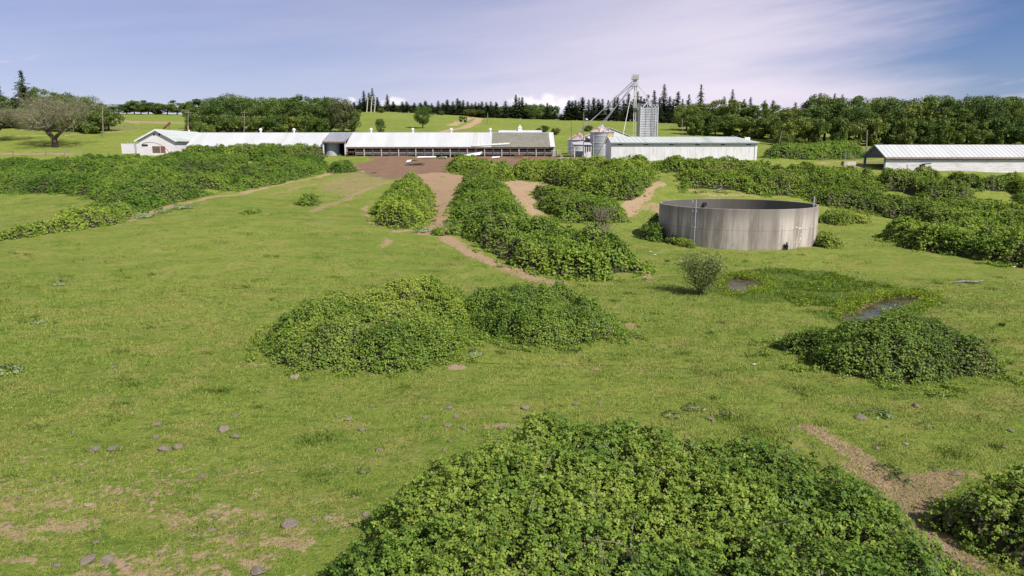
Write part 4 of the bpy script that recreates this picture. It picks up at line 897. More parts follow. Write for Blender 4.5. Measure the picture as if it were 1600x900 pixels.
for sx in np.linspace(-1, 1, 9): MB().box(cx + sx * w / 2 - .02, cx + sx * w / 2 + .02, Yw - .06, Yw - .02, zt_, zt_ + .9).build('railing_post', M['galv_lt'], tw)
MB().box(cx - w / 2, cx + w / 2, Yw - .06, Yw - .02, zt_ + .86, zt_ + .92).build('railing', M['galv_lt'], tw)

# bucket elevator leg
Ye = 181.; xe_ = xcol(992, 170, Ye); ze0 = gz(xe_, Ye) - .3; zhd = zrow(Ye, 131)
el = empty('bucket_elevator', (xe_, Ye, ze0), 'tall thin bucket elevator leg with slanting spouts above the grain bins', 'grain elevator')
for px in (990.6, 993.6): x = xcol(px, 170, Ye); MB().box(x - .10, x + .10, Ye - .12, Ye + .12, ze0, zhd + .2).build('trunk', M['leg_steel'], el)
for z in np.arange(ze0 + 3, zhd, 3.): MB().box(xe_ - .45, xe_ + .45, Ye - .2, Ye + .2, z, z + .08).build('cross_brace', M['leg_steel'], el)
hd = MB().box(xcol(989.5, 125, Ye), xcol(995, 125, Ye), Ye - .5, Ye + .5, zrow(Ye, 128), zrow(Ye, 119)).build('head', M['leg_steel'], el)
MB().lathe((0, 0, 0), [(.5, 0), (.5, .9)], 12)
MB().tube([(xcol(992, 119, Ye), Ye - .4, zrow(Ye, 119.5)), (xcol(992, 119, Ye), Ye + .4, zrow(Ye, 119.5))], .55, 12).build('head_drum', M['leg_steel'], hd)
def platform(row, pxa, pxb, hgt):
    z = zrow(Ye, row); xa, xb = xcol(pxa, row, Ye), xcol(pxb, row, Ye); o = MB().box(xa, xb, Ye - .9, Ye + .9, z - .08, z).build('platform', M['leg_steel'], el); g = MB()
    for x in np.linspace(xa, xb, 4):
        for y in (Ye - .88, Ye + .88): g.box(x - .03, x + .03, y - .03, y + .03, z, z + hgt)
    for h in (.5, 1.): 
        for y in (Ye - .88, Ye + .88): g.box(xa, xb, y - .025, y + .025, z + hgt * h - .04, z + hgt * h)
    g.build('railing', M['leg_steel'], o)
platform(124, 987.5, 997.5, 1.1); platform(134.5, 988, 996, 1.2); platform(168.5, 990, 1000, 1.)
MB().box(xcol(994.5, 120, Ye), xcol(997.5, 120, Ye), Ye - .4, Ye + .4, zrow(Ye, 124), zrow(Ye, 117.5)).build('motor', M['galv'], hd)
hp = Vector((xcol(988.5, 127, Ye), Ye, zrow(Ye, 127)))
def spout(a, b, r=.14, nm='spout', mt='galv_lt'): MB().tube([a, b], r, 7).build(nm, M[mt], el)
for d in (0, 1):
    o_ = Vector((0, .5 * d, -.95 * d)); m_ = 'galv_lt'
    spout(hp + o_ * .8, ap1 + Vector((.15 - .55 * d, .3 * d, .35)), .10 - .02 * d)
    spout(hp + o_ + Vector((.3, 0, -.35)), ap2 + Vector((.3 - .65 * d, .2 * d, .35)), .10 - .02 * d)
tr = MB()
for f in (.3, .42): tr.bar(hp.lerp(ap1, f) + Vector((0, 0, .7)), hp.lerp(ap1, f) + Vector((0, .3, -.9)), .12)
tr.build('spout_brace', M['leg_steel'], el)
gx_ = xcol(973, 213, 174.); spout(Vector((xcol(988.5, 137, Ye), Ye, zrow(Ye, 137))), Vector((gx_, 174., zrow(174., 213))), .07, 'down_pipe', 'galv_lt')
spout(Vector((xcol(996, 133, Ye), Ye, zrow(Ye, 133))), apx + Vector((0, 0, .5)), .06, 'tower_spout', 'leg_steel')

# white gabled shed behind the bins
Yq = 197.; xa, xb, xc_ = xcol(911, 215, Yq), xcol(990, 215, Yq), xcol(951, 200, Yq); zl, zh_ = zrow(Yq, 215), zrow(Yq, 199.5)
ws = empty('white_shed', (xc_, Yq + 5, 11), 'white gabled shed mostly hidden behind the two grain bins', 'shed')
MB().slab([(xc_, Yq, zh_), (xa, Yq, zl), (xa, Yq + 12, zl), (xc_, Yq + 12, zh_)], .15).build('roof', M['white_roof'], ws)
MB().slab([(xb, Yq, zl), (xc_ + .02, Yq, zh_), (xc_ + .02, Yq + 12, zh_), (xb, Yq + 12, zl)], .15).build('roof', M['white_roof'], ws)
MB().prism([(xa + .4, Yq + .2, 10), (xb - .4, Yq + .2, 10), (xb - .4, Yq + .2, zl - .02), (xc_, Yq + .2, zh_ - .2), (xa + .4, Yq + .2, zl - .02)], 0, (0, 11, 0)).build('wall', M['white_scrap'], ws)

# lean-to in front of the small bin
Yl = 176.; xa, xb = xcol(896, 225, Yl), xcol(925, 225, Yl); z0 = gz((xa + xb) / 2, Yl); zl = zrow(Yl, 225.5)
ln = empty('lean_to', ((xa + xb) / 2, Yl + 2, z0), 'grey open lean-to with thin posts in front of the smaller grain bin', 'shed')
MB().slab([(xa, Yl - .3, zl), (xb, Yl - .3, zl - .1), (xb, Yl + 5, zl + .55), (xa, Yl + 5, zl + .6)], .1).build('roof', M['galv_lt'], ln)
MB().box(xa + .1, xb - .1, Yl - .25, Yl - .1, zl - .42, zl - .13).build('beam', M['dark'], ln)
for px in (898, 913.5, 916.5, 920, 923.5): x = xcol(px, 230, Yl); MB().box(x - .09, x + .09, Yl - .1, Yl + .08, z0 - .5, zl - .1).build('post', M['old_white'], ln)
MB().box(xcol(899, 230, Yl + 4), xcol(911, 230, Yl + 4), Yl + 3.5, Yl + 4.5, z0 - .3, z0 + 1.6).build('cabinet', M['galv'], ln)
MB().box(xcol(911, 230, Yl + 1), xcol(924, 230, Yl + 1), Yl + 1., Yl + 1.12, z0 - .3, z0 + 1.5).build('panel', M['old_white'], ln)

# junk heaps and debris of the yard
def place(px, row, Y): x = xcol(px, row, Y); return x, Y, gz(x, Y)
x, y, z = place(870, 240, 180.); jk = empty('pallet_stack', (x, y, z), 'pale stacked pallets and crates at the right end of the long barn', 'pallets')
rr = random.Random(3)
for i in range(6): a = rr.uniform(-.3, .3); MB().box(x - 1.3 + a, x + 1.2 + a, y - .8, y + .8, z - .1 + i * .28, z + .06 + i * .28).build('pallet', M['pale_wood' if i % 2 else 'wood'], jk)
x, y, z = place(917, 246, 170.); dsh = MB().lathe((x, y, z), [(.3, -.1), (.62, .35), (.68, .7), (.6, .7), (.5, .25)], 18).build('water_trough', M['white_scrap']); tag(dsh, 'round white trough on the ground in front of the grain bins', 'trough')
x, y, z = place(886, 243.5, 174.); o = MB()
for i in range(5): o.bar((x - 2 + rr.uniform(-.5, .5), y + i * .3, z + .1 + i * .06), (x + 1.6 + rr.uniform(-.5, .5), y + i * .25 - .3, z + .15 + i * .05), .18, .1)
tag(o.build('plank_pile', M['pale_wood']), 'heap of bleached planks by the left utility pole near the bins', 'planks')
x, y, z = place(811, 244, 178.); tro = empty('rusty_trough', (x, y, z), 'red brown rusty trough on short legs at the open barn front', 'trough')
MB().add([(x-1.1,y-.35,z+.85),(x+1.1,y-.35,z+.85),(x+1.1,y+.35,z+.85),(x-1.1,y+.35,z+.85),(x-.95,y-.2,z+.35),(x+.95,y-.2,z+.35),(x+.95,y+.2,z+.35),(x-.95,y+.2,z+.35)], [(4,5,1,0),(5,6,2,1),(6,7,3,2),(7,4,0,3),(7,6,5,4)]).build('basin', M['rust'], tro)
for dx in (-.75, .75):
    for dy in (-.2, .2): MB().box(x + dx - .06, x + dx + .06, y + dy - .06, y + dy + .06, z - .1, z + .36).build('leg', M['rust'], tro)
def sheet(pts, nm, lab, t=.05, mat='white_scrap'): tag(MB().slab(pts, t).build(nm, M[mat]), lab, 'sheet')
def sp(px, row, Y): return (xcol(px, row, Y), Y, zrow(Y, row))
def gsheet(px0, px1, row, Y, d, lab, lift=.25, nm='roofing_sheet', mat='white_scrap'):
    a = place(px0, row, Y); b = place(px1, row, Y); c = place(px1, row, Y + d); e_ = place(px0, row, Y + d)
    sheet([(a[0], Y, a[2] + .12), (b[0], Y, b[2] + .12 + lift * .5), (b[0] + .2, Y + d, c[2] + .2 + lift), (a[0] + .2, Y + d, e_[2] + .2 + lift * .6)], nm, lab, .06, mat)
gsheet(651, 680, 243.5, 178., 1.0, 'long white roofing sheet lying along the open barn front', .3)
gsheet(684, 697, 243, 178.5, .8, 'short white roofing sheet just right of the long one', .2)
a = sp(723, 244, 177.); b = sp(750, 239, 177.)
sheet([a, (b[0], 176.8, b[2] - .45), (b[0] + .5, 178.2, b[2] + .35), (a[0], 178, a[2] + .35)], 'roofing_sheet', 'white roofing sheet tilted up against the open barn front')
gsheet(768, 780, 243, 177.5, .9, 'white roofing sheet on the ground below the shingled roof', .25)
k = (zr - ze) / (YR - YE)
def onroof(px, row_guess, Y): return (xcol(px, row_guess, Y), Y, ze + (Y - YE) * k + .30)
a, b = onroof(738, 229, YE + .1), onroof(796, 226, YE + 1.3)
tag(MB().bar(a, b, .5, .42).build('gutter', M['white_scrap']), 'loose white gutter lying across the foot of the shingled roof', 'gutter')
gsheet(634, 641, 247, 172., 1.6, 'crumpled white sheet on the left end of the yard junk', .25)
x, y, z = place(649, 250, 168.); o = MB()
for i in range(9): o.bar((x - 2.2 + rr.uniform(-.6, .3), y + rr.uniform(-.8, .8), z + rr.uniform(.05, .4)), (x + 1.6 + rr.uniform(-.4, .8), y + rr.uniform(-.8, .8), z + rr.uniform(.1, .6)), .12, .12)
tag(o.build('scrap_heap', M['dirtwood']), 'low heap of dark scrap timber lying in the brown yard', 'scrap heap')
for k_, (px, row, s, lb) in enumerate([(1017,394,.22,'white scrap upper left of the tank, nearest the brambles'), (1024,399,.28,'larger folded white scrap on grass left of the tank'), (1048,408,.15,'small white scrap above the lone shrub'), (1064,409,.16,'white scrap in grass just over the lone shrub'), (1585,418,.25,'white scrap by the right edge below the bramble slope'), (1585,445,.25,'white scrap in open grass by the right edge'), (1178,571,.13,'white scrap in open pasture left of the domed mound'), (545,267,.35,'white scrap beside the round clump in the yard'), (567,269,.5,'flat white scrap in the yard, nearest the dirt'), (561,264,.35,'white scrap in weeds of the yard corner')]):
    x, y, z = G(px, row); r_ = random.Random(k_); mb = MB()
    v = [(x + (i - 1.5) * s * .5 + r_.uniform(-.1, .1) * s, y + (j - 1.) * s * .5 + r_.uniform(-.1, .1) * s, z + .03 + r_.uniform(0, .35) * s) for j in range(3) for i in range(4)]
    mb.add(v, [(j * 4 + i, j * 4 + i + 1, j * 4 + i + 5, j * 4 + i + 4) for j in range(2) for i in range(3)])
    tag(mb.build('litter_scrap', M['white_scrap']), lb, 'litter', 'white litter scraps')

# ------------------------------------------------------------------ cow in the left bay of the barn
def skin_body(name, verts, edges, radii, mat, parent):
    me = bpy.data.meshes.new(name); me.from_pydata(verts, edges, []); o = bpy.data.objects.new(name, me); C.objects.link(o)
    md = o.modifiers.new('Skin', 'SKIN')
    for i, r in enumerate(radii): me.skin_vertices[0].data[i].radius = (r, r)
    me.skin_vertices[0].data[0].use_root = True
    sb = o.modifiers.new('Sub', 'SUBSURF'); sb.levels = 1; sb.render_levels = 1
    dg = bpy.context.evaluated_depsgraph_get(); dg.update(); m2 = bpy.data.meshes.new_from_object(o.evaluated_get(dg))
    bpy.data.objects.remove(o); m2.materials.clear(); m2.materials.append(mat); m2.name = name
    return link(name, m2, parent)
cx_, cy_ = xcol(547.5, 240, YE - .6), YE - .6; cz_ = gz(cx_, cy_)
cow = empty('cow', (cx_, cy_, cz_), 'dark brown cow standing under the left end of the long barn', 'cow')
V = [(0,0,1.05),(.45,0,1.08),(.8,0,1.12),(-.45,0,1.08),(-.78,0,1.12),(1.12,0,1.25),(1.38,.0,1.28),(1.62,0,1.12)]
Ed = [(0,1),(1,2),(0,3),(3,4),(2,5),(5,6),(6,7)]; Ra = [.33,.34,.27,.34,.26,.17,.15,.09]
for sx, base in ((.72, 2), (-.72, 4)):
    for sy in (-.2, .2):
        i = len(V); bx_ = .06 if sx > 0 else -.1
        V += [(sx, sy, .82), (sx + (.02 if sx > 0 else -.08), sy, .46), (sx + .03, sy, .0)]; Ed += [(base, i), (i, i + 1), (i + 1, i + 2)]; Ra += [.13, .065, .06]
i = len(V); V += [(-1.02, 0, 1.15), (-1.08, 0, .55)]; Ed += [(4, i), (i, i + 1)]; Ra += [.05, .04]
i = len(V); V += [(1.36, .2, 1.38), (1.36, -.2, 1.38)]; Ed += [(6, i), (6, i + 1)]; Ra += [.05, .05]
skin_body('body', V, Ed, Ra, M['cow'], cow)

# ------------------------------------------------------------------ poles and fences
def pole(px, row_top, Y, lab, r=.13, lean=0, lamp=False, cross=False, base_px=None, mat='wood', name='utility_pole'):
    x = xcol(base_px or px, 230, Y); z = gz(x, Y) - .3; zt = zrow(Y, row_top); xt = xcol(px, row_top, Y)
    p = empty(name, (x, Y, z), lab, 'utility pole' if name == 'utility_pole' else 'tree', 'utility poles' if name == 'utility_pole' else None)
    MB().tube([(x, Y, z), ((x + xt) / 2, Y, (z + zt) / 2), (xt, Y, zt)], [r, r * .9, r * .75], 8).build('shaft', M[mat], p)
    if cross: MB().box(xt - 1.1, xt + 1.1, Y - .08, Y + .08, zt - .75, zt - .6).build('crossarm', M[mat], p)
    if lamp:
        MB().tube([(xt, Y, zt - 1.6), (xt + .6, Y - .1, zt - 1.4)], .04, 5).build('lamp_arm', M['galv'], p)
        MB().lathe((xt + .75, Y - .1, zt - 1.75), [(.34, 0), (.28, .22), (.1, .38)], 12).build('lamp_head', M['galv_lt'], p)
pole(893, 190, 171., 'plain wooden pole at the yard edge left of the smaller grain bin')
pole(912, 176, 173., 'wooden pole with a lamp in front of the two grain bins', lamp=True)
pole(1355, 203, 160., 'wooden pole behind the dark gable of the open barn', r=.16)
pole(1222, 203, 175., 'leaning wooden pole right of the white block building', base_px=1214, r=.14)
pole(1066, 186, 205., 'short wooden pole behind the white block building roof', r=.12)
pole(160, 166, 222., 'leaning wooden pole on the lawn behind the bare tree', base_px=163, r=.16)
pole(294, 172, 215., 'wooden pole at the left edge of the central grove', cross=True)
pole(382, 172, 222., 'wooden pole with crossarm before the central grove', cross=True)
pole(762, 176, 300., 'distant wooden pole on the rise below the far conifers', r=.16)
def fence_line(pts, lab, hgt, mat, rails, name='fence', step=3., pw=.1, cat='fence', wire=False):
    mb = None; c0 = pts[0]; f = empty(name, (c0[0], c0[1], gz(*c0)), lab, cat)
    for (xa, ya), (xb, yb) in zip(pts[:-1], pts[1:]):
        n = max(1, int(math.hypot(xb - xa, yb - ya) / step))
        for i in range(n + (1 if (xb, yb) == pts[-1] else 0)):
            x, y = xa + (xb - xa) * i / n, ya + (yb - ya) * i / n; z = gz(x, y)
            MB().box(x - pw / 2, x + pw / 2, y - pw / 2, y + pw / 2, z - .3, z + hgt).build('post', M[mat], f)
        for h in rails:
            mb = MB()
            for i in range(n):
                p = [(xa + (xb - xa) * k / n, ya + (yb - ya) * k / n) for k in (i, i + 1)]
                mb.bar((p[0][0], p[0][1], gz(*p[0]) + h), (p[1][0], p[1][1], gz(*p[1]) + h), .03 if wire else .05, .03 if wire else .13)
            mb.build('wire' if wire else 'rail', M['galv' if wire else mat], f)
def X2(px, Y): return (xcol(px, 225, Y), Y)
fence_line([X2(18, 180), X2(70, 180), X2(128, 181)], 'sparse wire fence below the bare tree', 1.4, 'wood', (.6, 1.1), step=4.5, wire=True, pw=.14)
fence_line([X2(346, 203), X2(386, 203)], 'white rail fence showing over the left barn roof', 1.9, 'white_scrap', (.7, 1.2, 1.75), step=1.6)
fence_line([X2(388, 205), X2(425, 208)], 'grey wire fence climbing behind the left barn roof', 1.6, 'wood', (.7, 1.4), step=3, wire=True)
fence_line([X2(138, 236), X2(180, 238)], 'grey corral panels at the edge of the lawn', 1.9, 'galv', (.5, 1., 1.5, 1.85), step=1.6)
fence_line([X2(182, 244), X2(212, 246)], 'low board fence on the brown strip of the hill', 1.5, 'wood', (.4, .8, 1.2), step=2.2)
fence_line([X2(1316, 158), X2(1338, 158)], 'weathered fence posts before the hedge left of the open barn', 2., 'wood', (1.,), step=.9, wire=True, pw=.12)
x, y = X2(262, 246.); z = gz(x, y)
au = empty('auger', (x, y, z), 'rusty dark red auger tilted up on the brown hill strip', 'auger')
MB().tube([(xcol(255, 199, y), y, z + .3), (xcol(266, 192, y), y, zrow(y, 191.5))], .35, 8).build('tube', M['rust'], au)
for s in (-.5, .5): MB().bar((xcol(262, 199, y) + s, y + s, z - .2), (xcol(263, 193, y), y, zrow(y, 193.5)), .12).build('leg', M['rust'], au)
x, y = X2(297, 212.); z = gz(x, y); mk = empty('marker_post', (x, y, z), 'orange and white post behind the left end of the barn roof', 'post')
MB().tube([(x, y, z - .3), (x, y, zrow(y, 203))], .3, 8).build('shaft', M['white_scrap'], mk); MB().tube([(x - .2, y, zrow(y, 203)), (x - .2, y, zrow(y, 197))], .22, 8).build('top', M['orange'], mk)
x, y, z = G(1123, 301); pl = MB().bar((x - .9, y, z + .15), (x + .7, y + .8, z + .75), .35, .1); pl.bar((x - .5, y - .5, z + .1), (x + 1.2, y, z + .35), .3, .1)
tag(pl.build('broken_plank', M['wood']), 'broken brown planks on the bank just above the tank rim', 'planks')
x, y, z = G(1517, 443); lg = MB().tube([(x - 1.6, y - .1, z + .12), (x - .6, y + .15, z + .16), (x + .3, y, z + .14), (x + 1.3, y + .25, z + .2)], [.05, .12, .1, .04], 6).tube([(x - .4, y, z + .15), (x + .2, y - .6, z + .2)], [.07, .03], 5)
tag(lg.build('driftwood_branch', M['wood']), 'dead grey branch lying in the grass near the right edge', 'branch')

# ------------------------------------------------------------------ trees
ORD = ['first','second','third','fourth','fifth','sixth','seventh','eighth','ninth','tenth','eleventh','twelfth','thirteenth','fourteenth','fifteenth','sixteenth','seventeenth','eighteenth','nineteenth']
def ordw(n):
    if n < 19: return ORD[n]
    t, u = divmod(n + 1, 10); T = {2: 'twent', 3: 'thirt', 4: 'fort', 5: 'fift', 6: 'sixt', 7: 'sevent'}[t]
    return T + 'ieth' if u == 0 else T + 'y-' + ORD[u - 1]
def oak_proto(seed, H=14., W=12., leafmat='oak', size=.42, clumps=46, per=150, low=.18, gap=.35, bark='bark'):
    r = np.random.default_rng(seed); mb = MB(); cc = []; cr_ = []
    tr_h = H * r.uniform(.2, .3); tr = W * .028
    mb.tube([(0, 0, -.6), (.1, 0, tr_h * .5), (0, .1, tr_h), (.2, .1, H * .55)], [tr * 1.35, tr, tr * .85, tr * .4], 7)
    for i in range(clumps):
        a = r.uniform(0, 2 * np.pi); e = r.uniform(0, 1); zc = low + (1 - low) * (.1 + .84 * e)
        prof = math.sin(math.pi * min(1, (zc - low * .6) / (1.03 - low * .6)) ** 1.25) ** .75
        rad = W * .5 * prof * math.sqrt(r.uniform(.25, 1)) * r.uniform(.75, 1.02)
        p = np.array([rad * math.cos(a), rad * math.sin(a), H * zc]); cc.append(p); cr_.append(W * r.uniform(.085, .17))
        if i % 4 == 0:
            q = p * np.array([.45, .45, 0]) + np.array([0, 0, tr_h + (p[2] - tr_h) * .45])
            mb.tube([(0, 0, tr_h * .9), tuple(q), tuple(p)], [tr * .5, tr * .3, tr * .08], 5)
    c = []; n = []; tt = []
    for p, q in zip(cc, cr_):
        d = unit(r.normal(size=(per, 3))); rr_ = q * r.uniform(.25, 1.05, per) ** .6
        pos = p + d * rr_[:, None] * np.array([1.05, 1.05, .95]); c.append(pos); n.append(unit(d * .6 + r.normal(0, .6, (per, 3)) + np.array([0, 0, .4]))); tt.append(np.clip(r.normal(.5, .2, per) + r.normal(0, .12), 0, 1))
    c = np.concatenate(c); n = np.concatenate(n); tt = np.concatenate(tt)
    v = leaf_quads(c, n, size * r.uniform(.6, 1.3, len(c)), r, .8, .2)
    tm = MB.__new__(MB); me_t = bpy.data.meshes.new('trunk'); me_t.from_pydata(mb.v, [], mb.f); me_t.materials.append(M[bark]); me_t.update()
    return quad_mesh('crown', v, tt, M[leafmat]), me_t, H, W
def fir_proto(seed, H=20., W=6., gaps=.1, leafmat='fir', bare=.12):
    r = np.random.default_rng(seed); mb = MB(); mb.tube([(0, 0, -.6), (.05, 0, H * .5), (0, 0, H * .985)], [H * .014, H * .009, H * .001], 6)
    c = []; n = []; s = []; tt = []; z = H * bare
    while z < H * .985:
        f = 1 - (z / H - bare) / (1 - bare); L_ = W * .5 * (f ** .8) * r.uniform(.6, 1.15) + .05; nbch = int(6 + 5 * f)
        for k in range(nbch):
            if r.random() < gaps: continue
            a = r.uniform(0, 2 * np.pi); l = L_ * r.uniform(.55, 1.12); m = max(2, int(l / .33))
            for j in range(m):
                t = (j + .6) / m; rad = l * t; dr = -.22 * rad + .10 * rad * t + r.normal(0, .06)
                for q in range(2):
                    c.append((rad * math.cos(a) + r.normal(0, .16), rad * math.sin(a) + r.normal(0, .16), z + dr + r.normal(0, .1)))
                    n.append((r.normal(0, .45) + .45 * math.cos(a), r.normal(0, .45) + .45 * math.sin(a), .8)); s.append(r.uniform(.6, 1.15) * (.35 + .65 * f ** .5)); tt.append(np.clip(.35 + .35 * t + r.normal(0, .15), 0, 1))
        z += H * .021 * r.uniform(.7, 1.3)
    v = leaf_quads(np.array(c), unit(np.array(n)), np.array(s), r, .5, .2)
    me_t = bpy.data.meshes.new('trunk'); me_t.from_pydata(mb.v, [], mb.f); me_t.materials.append(M['bark']); me_t.update()
    return quad_mesh('crown', v, np.array(tt), M[leafmat]), me_t, H, W
OAKS = [oak_proto(100 + i, 14., w, clumps=k, low=lo) for i, (w, k, lo) in enumerate([(12., 48, .16), (11., 42, .22), (13., 54, .12), (10., 40, .18), (12., 44, .26), (9.5, 44, .1)])]
BUSHY = [oak_proto(140 + i, 8., 9., clumps=36, low=.02, size=.45) for i in range(3)]
PALE = oak_proto(150, 12., 11., 'oak_pale', clumps=50, low=.05)
FIRS = [fir_proto(200 + i, 20., w, g, bare=b) for i, (w, g, b) in enumerate([(6.5, .08, .06), (5.2, .15, .1), (7.2, .25, .14), (4.6, .1, .05), (6., .35, .2)])]
def tree(name, proto, x, y, H, label, cat, group, wscale=1., rot=None, z=None):
    cr, tr, h0, w0 = proto; z = gz(x, y) if z is None else z
    t = empty(name, (x, y, z), label, cat, group); s = H / h0; t.scale = (s * wscale, s * wscale, s); t.rotation_euler = (0, 0, random.uniform(0, 6.28) if rot is None else rot)
    link('trunk', tr, t); link('crown', cr, t); return t
def grove(items, protos, name, kindword, where, cat, group, wmin=.9, wmax=1.15, hmin=3., shape=None):
    """items: (px, top row, Y); labels are counted from the left by bearing"""
    items = sorted(items, key=lambda i: i[0]); n = len(items)
    hs = []
    for k, (px, row, Y) in enumerate(items):
        x = xcol(px, row + 20, Y); z = gz(x, Y); hs.append((x, Y, z, max(hmin, zrow(Y, row) - z)))
    for k, (x, Y, z, H) in enumerate(hs):
        p = protos[(k * 7 + int(x)) % len(protos)]; ws = random.uniform(wmin, wmax)
        if shape: ws = ws * (shape / H * p[2] / p[3]) 
        tree(name, p, x, Y, H, '%s, %s from left %s' % (kindword, ordw(k), where), cat, group, ws)
j = lambda a: random.uniform(-a, a)
# right hand oak wood
sky_r = [(1232,168),(1250,167),(1267,157),(1280,149),(1292,153),(1310,153),(1330,152),(1347,150),(1362,154),(1377,153),(1390,158),(1407,156),(1421,164),(1437,155),(1452,149),(1467,150),(1485,155),(1500,158),(1517,150),(1532,151),(1547,156),(1562,152),(1577,156),(1592,149),(1610,152),(1628,150)]
grove([(px, row, 240 + j(4)) for px, row in sky_r[::2]], OAKS, 'oak_tree', 'tall dark oak', 'in the front wood rank behind the barn', 'oak tree', 'oaks in the wood behind the open barn', shape=13.)
grove([(px, row, 256 + j(4)) for px, row in sky_r[1::2]], OAKS, 'oak_tree', 'tall dark oak', 'in the rear wood rank behind the barn', 'oak tree', 'oaks in the wood behind the open barn', shape=13.)
grove([(px + j(4), 190 + j(6), 229 + j(2)) for px in range(1228, 1640, 27)], BUSHY, 'understory_tree', 'low bushy tree', 'under the oak wood on the right', 'tree', 'low trees along the foot of the oak wood', shape=8.5)
grove([(px, row, 275 + j(5)) for px, row in [(1074,163),(1088,161),(1107,163),(1126,157),(1145,154),(1165,158),(1186,161),(1206,165),(1222,172)]], OAKS, 'oak_tree', 'green oak', 'on the rise behind the block building', 'oak tree', 'oaks on the rise behind the block building', shape=12.)
grove([(px, row, 253 + j(4)) for px, row in [(1082,182),(1100,180),(1118,182),(1140,180),(1160,184),(1183,186),(1205,188),(1222,192)]], BUSHY + OAKS[:2], 'understory_tree', 'lower leafy tree', 'in front of the oaks behind the block building', 'tree', 'lower trees behind the block building', shape=10.)
# central grove
sky_c = [(307,159),(319,155),(332,155),(345,151),(364,148),(375,154),(390,152),(405,153),(420,153),(435,155),(448,154),(461,150),(472,148),(486,152),(497,157),(510,152),(520,154)]
grove([(px, row, (236 if k % 2 else 252) + j(3)) for k, (px, row) in enumerate(sky_c)], OAKS, 'oak_tree', 'rounded green oak', 'in the central grove behind the left barn', 'oak tree', 'oaks in the central grove', shape=11.)
grove([(px + j(3), 180 + j(5), 228 + j(1.5)) for px in range(305, 520, 25)], BUSHY, 'understory_tree', 'low bushy tree', 'along the foot of the central grove', 'tree', 'low trees along the foot of the central grove', shape=8.)
x = xcol(534, 170, 231); tree('pale_tree', PALE, x, 231, zrow(231, 153) - gz(x, 231), 'pale olive leafy tree at the right end of the central grove', 'tree', None, .95)
x = xcol(550, 185, 236); tree('oak_tree', BUSHY[1], x, 236, zrow(236, 172) - gz(x, 236), 'small dark tree just right of the pale olive tree', 'tree', None, .8)
grove([(px, row, 218 + j(2)) for px, row in [(300,193),(309,192),(319,193),(328,195)]], BUSHY, 'hedge_shrub', 'low olive shrub', 'left of the central grove', 'shrub', 'shrubs at the left foot of the grove', hmin=1.2, shape=4.)
# far row on the left skyline
grove([(px, row, 398 + j(4)) for px, row in [(186,163),(199,166),(210,157),(220,156),(232,160),(247,162),(262,163),(277,157),(294,163)]], [OAKS[0], OAKS[2], OAKS[5], BUSHY[0]], 'oak_tree', 'distant small oak', 'in the skyline row left of the grove', 'oak tree', 'distant oaks on the left skyline', shape=12.)
# hill mass left
grove([(px, row, 238 + j(5)) for px, row in [(-25,150),(-5,148),(12,150),(50,137),(66,141),(84,143),(104,145),(122,150),(140,152),(154,160),(169,171)]], OAKS, 'oak_tree', 'dark hillside oak', 'in the wood behind the bare tree', 'oak tree', 'oaks on the left hillside', shape=11.)
grove([(px, 172 + j(4), 229 + j(2)) for px in (-15, 14, 40, 66, 92, 118, 144)], BUSHY, 'understory_tree', 'low bushy tree', 'below the left hillside oaks', 'tree', 'low trees below the left hillside oaks', shape=8.)
x = xcol(33, 120, 232); tree('fir_tree', FIRS[2], x, 232, zrow(232, 109) - gz(x, 232), 'ragged dark conifer towering over the left hillside oaks', 'conifer', None, 1.7)
x = xcol(-3, 130, 233); tree('fir_tree', FIRS[4], x, 233, zrow(233, 122) - gz(x, 233), 'ragged conifer cut by the left edge of the view', 'conifer', None, 1.0)
# conifers
far1 = [(554,159),(563,154),(569,141),(577,144),(582,137),(590,151),(605.5,147),(615,158),(629,158),(636,158),(648,160)]
grove([(px, row, 402 + j(8)) for px, row in far1], FIRS, 'fir_tree', 'dark conifer', 'in the clump behind the central grove', 'conifer', 'conifers of the skyline clump', shape=8.)
far2 = [(657,160),(665,157),(675,161),(685,157),(692,160),(699,155),(708,158),(715,153),(719,157),(724,156),(731,158),(737,161),(743,159),(748,161),(753,158),(760,159),(767,158),(775,159)]
grove([(px, row, 408 + j(8)) for px, row in far2], FIRS, 'fir_tree', 'small far conifer', 'on the skyline above the round oak', 'conifer', 'small conifers along the central skyline', shape=8.5)
mid = [(745,165),(752,168),(763,165),(776,161),(790,157),(797,165),(806,147),(811,152),(816,151),(822,160)]
grove([(px, row, 356 + j(5)) for px, row in mid], FIRS, 'fir_tree', 'tall dark conifer', 'on the crest above the shingled roof', 'conifer', 'conifers of the crest stand', shape=7.5)
grove([(px, row, 352 + j(3)) for px, row in [(736,171),(748,172),(830,165),(838,172)]], OAKS[:3], 'oak_tree', 'rounded leafy tree', 'among the conifers of the crest stand', 'tree', 'leafy trees of the crest stand', shape=8.)
grove([(px, row, 420 + j(5)) for px, row in [(px, 166 + j(2)) for px in range(556, 872, 11)]], BUSHY, 'hedge_tree', 'low dark tree', 'below the far skyline conifers', 'tree', 'low trees of the far skyline', shape=10.)
grove([(846,171),(855,160),(866,175),(876,178)] and [(846,171,372),(855,160,375),(866,175,372),(876,178,375)], FIRS[:3], 'fir_tree', 'lone far conifer', 'in the gap below the white cloud', 'conifer', 'conifers in the skyline gap', shape=6.5)
wall_ = [(889,156),(894,157),(899,156),(904,158),(910,151),(919.5,155),(927.5,152),(934.5,154),(941,154),(950,156),(960,151),(965,151),(974,155),(982,145),(989,154),(996,142),(1001,150),(1006,153),(1012,147),(1022,140),(1030,152),(1037.5,131),(1046,150),(1052,154),(1059,142),(1066,154),(1076,147)]
